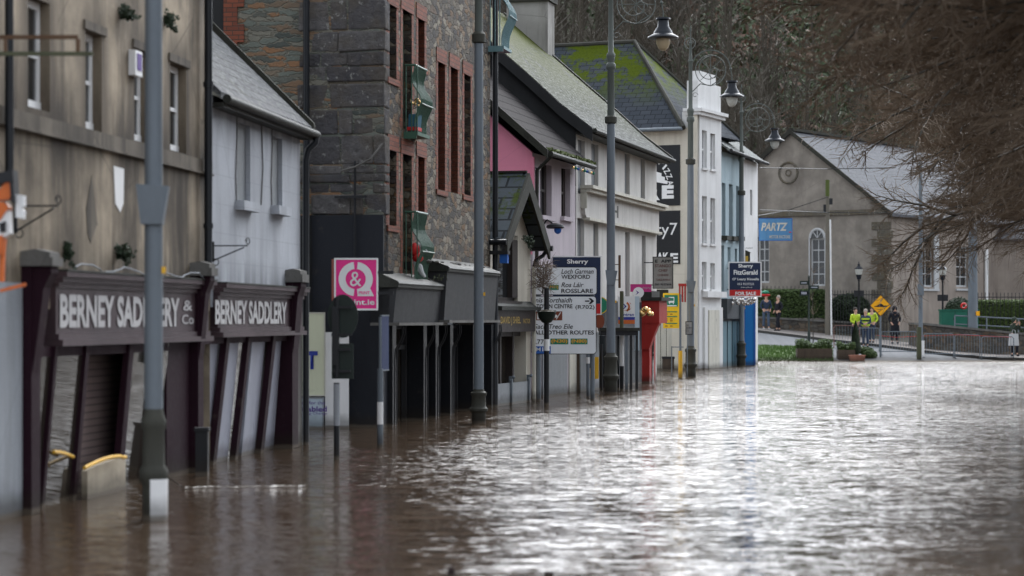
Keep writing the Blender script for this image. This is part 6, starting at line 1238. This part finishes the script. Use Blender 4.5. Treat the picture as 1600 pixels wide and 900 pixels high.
# ramp wall, white rail, cabinet
o = lowwall(1441, 1660, 103, 1.58, .95, 'stone retaining wall of the ramp at the right', 3.5)
o = thing('white_railing', 'white tubular railing on the ramp wall at the right', 'railing', (W(1492,500,103.6).x,103.6,0)); m = MB(); m.tube([(0,0,2.0),(5,0,1.75)],.035,6).tube([(0,0,1.62),(5,0,1.35)],.03,6)
for q in (0,1.45,2.9,4.35): m.cyl((q,0,1.2),(q,0,2.0-q*.05),.035,n=6)
m.build('rails','galv',o,True)
Yc = 105; o = thing('utility_cabinet', 'dark green utility cabinet on the ramp wall', 'cabinet', (W(1471,500,Yc).x,Yc,1.45)); k=Yc/FP; w = 58*k; MB().box(0,w,0,.6,0,.78).build('body','cabinet_green',o); MB().box(-.03,w+.03,-.04,.64,.78,.84).build('lid','cabinet_green',o); MB().box(w*.36,w*.37,-.008,0,.05,.75).box(w*.7,w*.71,-.008,0,.05,.75).build('door_seam','dark_green_metal',o); MB().box(w*.32,w*.34,-.03,-.009,.35,.45).build('handle','iron',o)
o = thing('festive_wreath', 'small red and white festive wreath above the green cabinet', 'wreath', W(1506,478,105.3)); m = MB().tube([(.2*math.cos(R(a)),0,.2*math.sin(R(a))) for a in range(0,361,30)],.09,8); o.scale = (.55,.55,.55); m.build('ring','red_bright',o,True); MB().ball((.16,-.06,.05),.07).ball((-.1,-.06,-.12),.05).build('ribbon','cloth_white',o,True)
# crowd barriers
def barrier(px0, px1, Y, z, label, rz=0, tint='galv'):
    p = W(px0,500,Y); o = thing('crowd_barrier', label, 'barrier', (p.x,Y,z), rz, 'crowd barriers at the edge of the flood'); L = (px1-px0)/FP*Y
    MB().tube([(0,0,0),(0,0,.95),(.08,0,1.03),(L-.08,0,1.03),(L,0,.95),(L,0,0)],.022,6).tube([(0,0,.15),(L,0,.15)],.018,6).build('frame',tint,o,True); m = MB(); n = int(L/.12)
    for i in range(1,n): m.cyl((i*L/n,0,.15),(i*L/n,0,1.03),.009,n=4)
    m.build('bars','galv',o); MB().box(-.02,.02,-.28,.28,0,.03).box(L-.02,L+.02,-.28,.28,0,.03).build('foot','galv',o)
barrier(1303, 1343, 102.5, gz(1320,102.5), 'leftmost crowd barrier, with a red-tinted frame', 0, 'faded_red')
barrier(1340, 1374, 101.6, gz(1360,101.6), 'crowd barrier in front of the people in yellow jackets'); barrier(1377, 1433, 100.3, gz(1400,100.3), 'crowd barrier between the amber sign and the timber post')
barrier(1443, 1490, 99.6, gz(1466,99.6), 'crowd barrier directly right of the timber post'); barrier(1492, 1531, 99.4, gz(1510,99.4), 'crowd barrier under the green cabinet, second from the right'); barrier(1534, 1584, 99.2, gz(1560,99.2), 'rightmost crowd barrier beside the person in olive')
tag(MB().tube([W(1370,524,100.1),W(1400,527,100.1),W(1440,525,100.1),W(1500,523,99.3),W(1580,527,99)],.007,4).build('barrier_tape','red_bright'),'thin red tape strung along the crowd barriers','tape')
# amber sign
Yg = 99.6; o = thing('warning_sign', 'amber diamond road hump sign on a grey post', 'road sign', (W(1376,500,Yg).x,Yg,gz(1376,Yg))); zc_ = H+22.5/FP*Yg-o.location.z; r = 17*Yg/FP
MB().cyl((0,.04,-.3),(0,.04,zc_+.2),.038).build('pole','galv',o,True); r=16.5*Yg/FP
MB().extr([(-r,0,zc_),(0,0,zc_-r*1.03),(r,0,zc_),(0,0,zc_+r*1.03)],(0,.02,0)).build('rim','sign_black',o); q=r*.95; MB().extr([(-q,-.006,zc_),(0,-.006,zc_-q*1.03),(q,-.006,zc_),(0,-.006,zc_+q*1.03)],(0,.004,0)).build('face','amber',o)
MB().extr([(-.27,-.012,zc_-.06),(.27,-.012,zc_-.06),(.27,-.012,zc_-.0),(.14,-.012,zc_),(.06,-.012,zc_+.07),(-.02,-.012,zc_+.09),(-.1,-.012,zc_+.05),(-.18,-.012,zc_-.01),(-.27,-.012,zc_-.02)],(0,.004,0)).build('hump_symbol','sign_black',o)
# planters
def planter(px0, px1, Y, hh, label, seed, mat='hedge'):
    z = max(.0, gz((px0+px1)/2, Y)); p = W(px0,500,Y); o = thing('wooden_planter', label, 'planter', (p.x,Y,z)); L = (px1-px0)/FP*Y
    MB().box(0,L,0,.6,-.15,hh).build('trough','wood',o); m = MB(); [m.box(0-.01,L+.01,-.02,-.002,q,q+.09) for q in (.0,.12,.24,.36) if q+.09<hh]; m.build('slat','wood',o)
    rr = random.Random(seed); m = MB()
    for i in range(700):
        c = Vector((rr.uniform(.03,L-.03),rr.uniform(.05,.55),hh)); h_ = (.12+.3*abs(math.sin(c.x*3+seed)))*rr.uniform(.3,1); t = c+Vector((rr.uniform(-.1,.1),rr.uniform(-.1,.1),h_)); w = Vector((rr.uniform(-.03,.03),rr.uniform(-.03,.03),.01)); m.poly([c-w,c+w,t])
        u = Vector((rr.uniform(-1,1),rr.uniform(-1,1),rr.uniform(-1,1))).normalized()*.05; v = u.orthogonal()*.6; m.poly([t-u,t-v,t+u,t+v])
    m.build('foliage',mat,o)
planter(1246, 1300, 98.8, .48, 'long wooden planter with leafy plants at the water edge', 1); planter(1310, 1336, 98.9, .42, 'shorter wooden planter left of the cypress', 2)
leafy('shrub','low round green shrub under the amber sign','shrub',[((W(1348,500,99.2).x,99.2,.1),(.65,.5,.42),'ball'),((W(1322,500,99.4).x,99.4,.35),(1.2,.5,.3),'ball')],'hedge',700,7,.05)
o = thing('flower_trough','small terracotta trough at the water edge','planter',(W(1328,500,98.3).x,98.3,-.05)); MB().hexa([(0.04,0,0),(.62,0,0),(.62,.3,0),(.04,.3,0),(0,-.03,.30),(.66,-.03,.30),(.66,.33,.30),(0,.33,.30)]).build('trough','terracotta',o); MB().box(-.02,.68,-.05,.35,.30,.34).build('rim','terracotta',o)
o = thing('small_cypress','small dark conical cypress in front of the yellow jacket','tree',G(1337,99.3)); MB().cyl((0,0,0),(0,0,.4),.03).build('trunk','bark',o); m = MB(); rr = random.Random(6)
for i in range(1600):
    t = rr.random(); a = rr.uniform(0,6.28); r_ = (.26*(1-t)**.7*min(1,t*5+.3))*rr.uniform(.5,1.05); c = Vector((r_*math.cos(a),r_*math.sin(a),.15+t*1.45)); u = Vector((rr.uniform(-.4,.4),rr.uniform(-.4,.4),1)).normalized()*.06; v = u.orthogonal()*.35; m.poly([c-u,c-v,c+u,c+v])
m.build('crown','hedge_dark',o)

# ------------------------------------------------------------------ people
def skin(name, verts, edges, mat, parent, sub=1):
    me = bpy.data.meshes.new('k'); me.from_pydata([v[0] for v in verts], edges, []); ob = bpy.data.objects.new('k', me); COL.objects.link(ob)
    md = ob.modifiers.new('s','SKIN'); md.use_smooth_shade = True
    for i, v in enumerate(verts): me.skin_vertices[0].data[i].radius = (v[1], v[2] if len(v) > 2 else v[1]); 
    me.skin_vertices[0].data[0].use_root = True
    ob.modifiers.new('u','SUBSURF').levels = sub
    bpy.context.view_layer.update(); r = bpy.data.meshes.new_from_object(ob.evaluated_get(bpy.context.evaluated_depsgraph_get())); bpy.data.objects.remove(ob); bpy.data.meshes.remove(me)
    r.materials.clear(); r.materials.append(MAT(mat)); r.name = name; r.polygons.foreach_set('use_smooth',[True]*len(r.polygons))
    o = bpy.data.objects.new(name, r); COL.objects.link(o); o.parent = parent; return o
def person(px, Y, label, rz, jacket, legs, hair, Ht=1.72, arms='down', step=.08, coat=False, hood=False, shoes='cloth_black', z=None, vest=None):
    o = thing('person', label, 'person', (W(px,500,Y).x, Y, gz(px,Y) if z is None else z), R(rz)); s = Ht/1.72; V = lambda x,y,z_: (x*s,y*s,z_*s)
    # facing local -y
    hands = {'down': [((.22,.0,1.12),(.23,-.06,.86)),((-.22,.0,1.12),(-.23,-.04,.86))], 'face': [((.20,-.14,1.18),(.07,-.30,1.44)),((-.20,-.14,1.18),(-.06,-.30,1.44))], 'pocket': [((.27,.05,1.14),(.19,-.10,.98)),((-.27,.05,1.14),(-.19,-.10,.98))], 'front': [((.22,-.03,1.14),(.06,-.24,1.10)),((-.22,-.03,1.14),(-.06,-.24,1.06))]}[arms]
    vs = [(V(0,0,.95),.13*s,.10*s),(V(0,0,1.15),.12*s,.09*s),(V(0,0,1.36),.14*s,.09*s),(V(0,0,1.48),.055*s),(V(0,-.02,1.56),.07*s,.085*s),(V(0,-.025,1.64),.075*s,.09*s),(V(0,-.01,1.69),.05*s)]
    ed = [(0,1),(1,2),(2,3),(3,4),(4,5),(5,6)]
    js = [V(0,0,.95)]
    for sg, (el, wr_) in zip((1,-1), hands):
        b = len(vs); vs += [(V(sg*.17,0,1.40),.055*s),(V(*el),.042*s),(V(*wr_),.028*s)]; ed += [(2,b),(b,b+1),(b+1,b+2)]
        wv = Vector(wr_); dr = (wv-Vector(el)).normalized(); sd = dr.cross(Vector((0,1,0))).normalized(); pl = wv+dr*.08; c = len(vs); vs.append((V(*pl),.036*s,.02*s)); ed.append((b+2,c))
        for f in range(4):
            q1 = pl+dr*.035+sd*(.012*(f*2-3)); q2 = q1+dr*(.045-.006*abs(f-1.4))+Vector((0,-.012,0)); d = len(vs); vs += [(V(*q1),.010*s),(V(*q2),.008*s)]; ed += [(c,d),(d,d+1)]
        q1 = wv+dr*.045-sd*.04*sg; q2 = q1+dr*.035-sd*.01*sg; d = len(vs); vs += [(V(*q1),.011*s),(V(*q2),.009*s)]; ed += [(b+2,d),(d,d+1)]
    for sg in (1,-1):
        b = len(vs); st = step*sg; vs += [(V(sg*.095,0,.88),.085*s),(V(sg*.10,-.03-st*.6,.48),.055*s),(V(sg*.10,-st,.09),.036*s),(V(sg*.11,-st-.12,.03),.035*s,.025*s)]; ed += [(0,b),(b,b+1),(b+1,b+2),(b+2,b+3)]
    skin('body', vs, ed, 'skin', o)
    MB().ball(V(0,-.108,1.615), .016*s, (1,1.2,1.5), 6).ball(V(.03,-.092,1.64), .009*s, n=5).ball(V(-.03,-.092,1.64), .009*s, n=5).ball(V(.085,-.01,1.62),.02*s,(.5,1,1.5),5).ball(V(-.085,-.01,1.62),.02*s,(.5,1,1.5),5).build('face', 'skin', o, True)
    if hood: MB().ball(V(0,.02,1.64), .125*s, (1,1,1.15), 10).tube([V(0,0,1.36),V(0,.01,1.5)],[.14*s,.11*s],10).build('hood', jacket, o, True)
    else: MB().ball(V(0,.022,1.665), .098*s, (1,1.05,1.1), 10).build('hair', hair, o, True)
    jv = [(V(0,0,.93 if not coat else .60),(.165 if not coat else .20)*s,.125*s),(V(0,0,1.12),.15*s,.12*s),(V(0,0,1.36),.165*s,.115*s),(V(0,0,1.47),.075*s)]; je = [(0,1),(1,2),(2,3)]
    for sg, (el, wr_) in zip((1,-1), hands): b = len(jv); e3 = Vector(el).lerp(Vector(wr_), .92); jv += [(V(sg*.175,0,1.40),.075*s),(V(*el),.062*s),(V(*e3),.046*s)]; je += [(2,b),(b,b+1),(b+1,b+2)]
    skin('coat' if coat else 'jacket', jv, je, jacket, o)
    if coat: MB().lathe((0,0,0),[(.20*s,1.05*s),(.21*s,.8*s),(.25*s,.42*s),(.24*s,.42*s),(.1*s,.5*s)],14).build('coat_skirt', jacket, o, True)
    if vest: MB().lathe((0,0,0),[(.19*s,.98*s),(.20*s,1.1*s),(.2*s,1.18*s)],14).lathe((0,0,0),[(.195*s,1.26*s),(.2*s,1.34*s)],14).build('reflective_stripe', vest, o, True)
    tv = [(V(0,0,.95),.15*s,.115*s)]; te = []
    for sg in (1,-1): b = len(tv); st = step*sg; tv += [(V(sg*.10,0,.86),.098*s),(V(sg*.10,-.03-st*.6,.48),.075*s),(V(sg*.10,-st,.13),.062*s)]; te += [(0,b),(b,b+1),(b+1,b+2)]
    skin('trousers', tv, te, legs, o)
    m = MB()
    for sg in (1,-1): st = step*sg; m.ball(V(sg*.105,-st-.06,.045),.06*s,(.85,2.1,.75),7)
    m.build('shoe', shoes, o, True); return o
person(1197, 112-1.8, 'person in dark jacket, jeans and white trainers by the hedge', 10, 'cloth_navy', 'denim', 'hair_dark', 1.68, 'pocket', .12, shoes='cloth_white')
person(1216, 109.8, 'grey-haired person in dark padded jacket walking by the hedge', -60, 'cloth_black', 'cloth_black', 'hair_grey', 1.68, 'pocket', .16)
o = thing('bunting_hat', 'green and red festive hat shape above the person in jeans', 'decoration', W(1196,462,109.5)); MB().ball((0,0,.16),.16,(1.2,1,.6),8).build('top','sign_green',o,True); MB().ball((0,0,.03),.14,(1.7,1,.5),8).build('brim','red_bright',o,True)
person(1336.5, 103.2, 'person in bright yellow high-visibility jacket behind the cypress', 15, 'hi_vis', 'cloth_black', 'hair_dark', 1.74, 'front', .05)
person(1352.5, 103.0, 'person in navy and yellow uniform standing between two others', -10, 'cloth_navy', 'cloth_navy', 'hair_grey', 1.70, 'front', .05, vest='hi_vis')
person(1362.5, 104.6, 'person in yellow vest half hidden at the right of the uniformed group', -30, 'hi_vis', 'cloth_navy', 'hair_dark', 1.62, 'pocket', .05)
person(1398, 106, 'person in long hooded black coat on the far pavement', 5, 'cloth_black', 'cloth_black', 'hair_dark', 1.72, 'pocket', .08, coat=True, hood=True)
person(1585, 100.4, 'person in olive jacket holding a phone up at the right edge', 20, 'cloth_olive', 'cloth_black', 'hair_dark', 1.68, 'face', .06, z=gz(1585,100.4)+.02, hood=True)
o = thing('white_bag', 'white carrier bag held low by the person in olive', 'bag', W(1584,540,99.9)); MB().hexa([(-.22,-.08,0),(.22,-.08,0),(.22,.08,0),(-.22,.08,0),(-.19,-.04,.52),(.19,-.04,.52),(.19,.04,.52),(-.19,.04,.52)]).build('bag','cloth_white',o); MB().tube([(-.08,0,.52),(-.05,0,.68),(.05,0,.68),(.08,0,.52)],.01,5).build('handle','cloth_white',o)

# ------------------------------------------------------------------ bare trees on the quay side
def bare_tree(seed):
    rr = random.Random(seed); tr = MB(); tw = MB()
    tr.tube([(0,0,-3.),(0,0,2.5),(.1,.1,4.6)],[.26,.2,.17],9)
    def grow(p, d, L, r, lv):
        n = (7, 5, 4, 3)[lv]; pts = [Vector(p)]; dd = [Vector(d)]; d = Vector(d)
        for i in range(n):
            d = (d+Vector((rr.uniform(-.22,.22),rr.uniform(-.22,.22),rr.uniform(-.16,.16)+(.03 if lv == 0 else -.015)))).normalized(); pts.append(pts[-1]+d*L/n); dd.append(d.copy())
        (tr if lv < 2 else tw).tube(pts, [max(.0035, r*(1-.78*i/n)) for i in range(n+1)], 6 if lv < 1 else 4 if lv < 2 else 3, False)
        if lv == 3: return
        kids = (19, 15, 11)[lv]
        for k in range(kids):
            t = (k+rr.random())/kids*.88+.12; i = min(n-1, int(t*n)); q = pts[i].lerp(pts[i+1], t*n-i)
            ax = dd[i+1].orthogonal().normalized(); ax.rotate(Matrix.Rotation(rr.uniform(0,6.28),3,dd[i+1])); nd = (dd[i+1]*rr.uniform(.6,1.1)+ax*rr.uniform(.5,.95)).normalized(); nd.z = nd.z*.75
            grow(q, nd, L*(.46,.44,.46)[lv]*rr.uniform(.7,1.15)*(1.15-.4*t), r*(.42,.36,.5)[lv], lv+1)
    for k in range(14):
        a = k*2.4+rr.uniform(-.2,.2); e = (R(12),R(30),R(50),R(20))[k%4]; L = rr.uniform(5.2,6.6)
        grow((.05,.05,3.4+rr.random()*1.2), (math.cos(a)*math.cos(e),math.sin(a)*math.cos(e),math.sin(e)), L, .10, 0)
    return tr, tw
t_, w_ = bare_tree(4)
proto = thing('bare_tree', 'nearest bare tree, its blurred branches crossing the top right corner', 'tree', (0,0,0), group='bare trees along the quay')
t_.build('trunk','bark',proto); w_.build('twigs','twig',proto)
for i, (x, y, z, rz, sc, lb) in enumerate(((8.9,31,.9,40,1.02,'bare tree whose long limbs cross the top right corner'),(12.9,44,.75,170,1.0,'second bare tree, its fine reddish twigs hanging before the hall roof'),(16.5,57,.55,290,1.1,'third bare tree, low twigs hanging over the hall side wall'),(21.4,72,.4,100,1.12,'farthest bare tree, low brown twigs above the right end of the crowd barriers'),(7.8,23.5,1.0,215,1.0,'bare tree nearest the eye, only its high blurred twigs showing along the top edge'))):
    o = proto if i == 0 else copy_tree(proto)
    o.location = (x,y,z); o.rotation_euler = (0,0,R(rz)); o.scale = (sc,sc,sc); o['label'] = lb

# ------------------------------------------------------------------ light, sky, camera
w = bpy.data.worlds.new('World'); SC.world = w; w.use_nodes = True; nt = w.node_tree; nt.nodes.clear()
out = nt.nodes.new('ShaderNodeOutputWorld'); bg = nt.nodes.new('ShaderNodeBackground'); sky = nt.nodes.new('ShaderNodeTexSky'); sky.sky_type = 'NISHITA'; sky.sun_disc = False
sky.sun_elevation = R(42); sky.sun_rotation = R(10); sky.air_density = 1.; sky.dust_density = 6.; sky.ozone_density = 1.
hs = nt.nodes.new('ShaderNodeHueSaturation'); hs.inputs['Saturation'].default_value = .12
mx = nt.nodes.new('ShaderNodeMix'); mx.data_type = 'RGBA'; mx.inputs[0].default_value = .72; mx.inputs[7].default_value = (9.2, 9.9, 10.9, 1)   # overcast deck
nt.links.new(sky.outputs[0], hs.inputs['Color']); nt.links.new(hs.outputs[0], mx.inputs[6])
tcw = nt.nodes.new('ShaderNodeTexCoord'); dp = nt.nodes.new('ShaderNodeVectorMath'); dp.operation = 'DOT_PRODUCT'; dp.inputs[1].default_value = Vector((.24,.92,.30)).normalized()
nt.links.new(tcw.outputs['Generated'], dp.inputs[0]); mr = nt.nodes.new('ShaderNodeMapRange'); mr.interpolation_type = 'SMOOTHSTEP'; mr.inputs[1].default_value = .40; mr.inputs[2].default_value = .93; mr.inputs[3].default_value = 1.35; mr.inputs[4].default_value = 5.4
nt.links.new(dp.outputs['Value'], mr.inputs[0]); vs_ = nt.nodes.new('ShaderNodeVectorMath'); vs_.operation = 'SCALE'; nt.links.new(mx.outputs[2], vs_.inputs[0]); nt.links.new(mr.outputs[0], vs_.inputs['Scale']); nt.links.new(vs_.outputs[0], bg.inputs[0]); bg.inputs[1].default_value = .12
nt.links.new(bg.outputs[0], out.inputs[0])
sl = bpy.data.lights.new('sun','SUN'); sl.energy = .6; sl.angle = R(25); sl.color = (1,.97,.93); so = bpy.data.objects.new('sun', sl); COL.objects.link(so)
so.rotation_euler = (R(-48), 0, R(-10))   # veiled sun high beyond the end of the street
cd = bpy.data.cameras.new('camera'); co = bpy.data.objects.new('camera', cd); COL.objects.link(co); SC.camera = co
co.location = (0,0,H); co.rotation_euler = (R(90),0,0); cd.sensor_width = 36; cd.lens = 80; cd.shift_y = 50/1600; cd.clip_end = 6000; cd.clip_start = .5
cd.dof.use_dof = True; cd.dof.focus_distance = 56; cd.dof.aperture_fstop = 1.7
SC.view_settings.view_transform = 'Standard'; SC.view_settings.look = 'None'; SC.view_settings.exposure = 0; SC.view_settings.gamma = 1
SC.cycles.use_denoising = True; SC.cycles.max_bounces = 6; SC.cycles.diffuse_bounces = 3; SC.cycles.glossy_bounces = 3
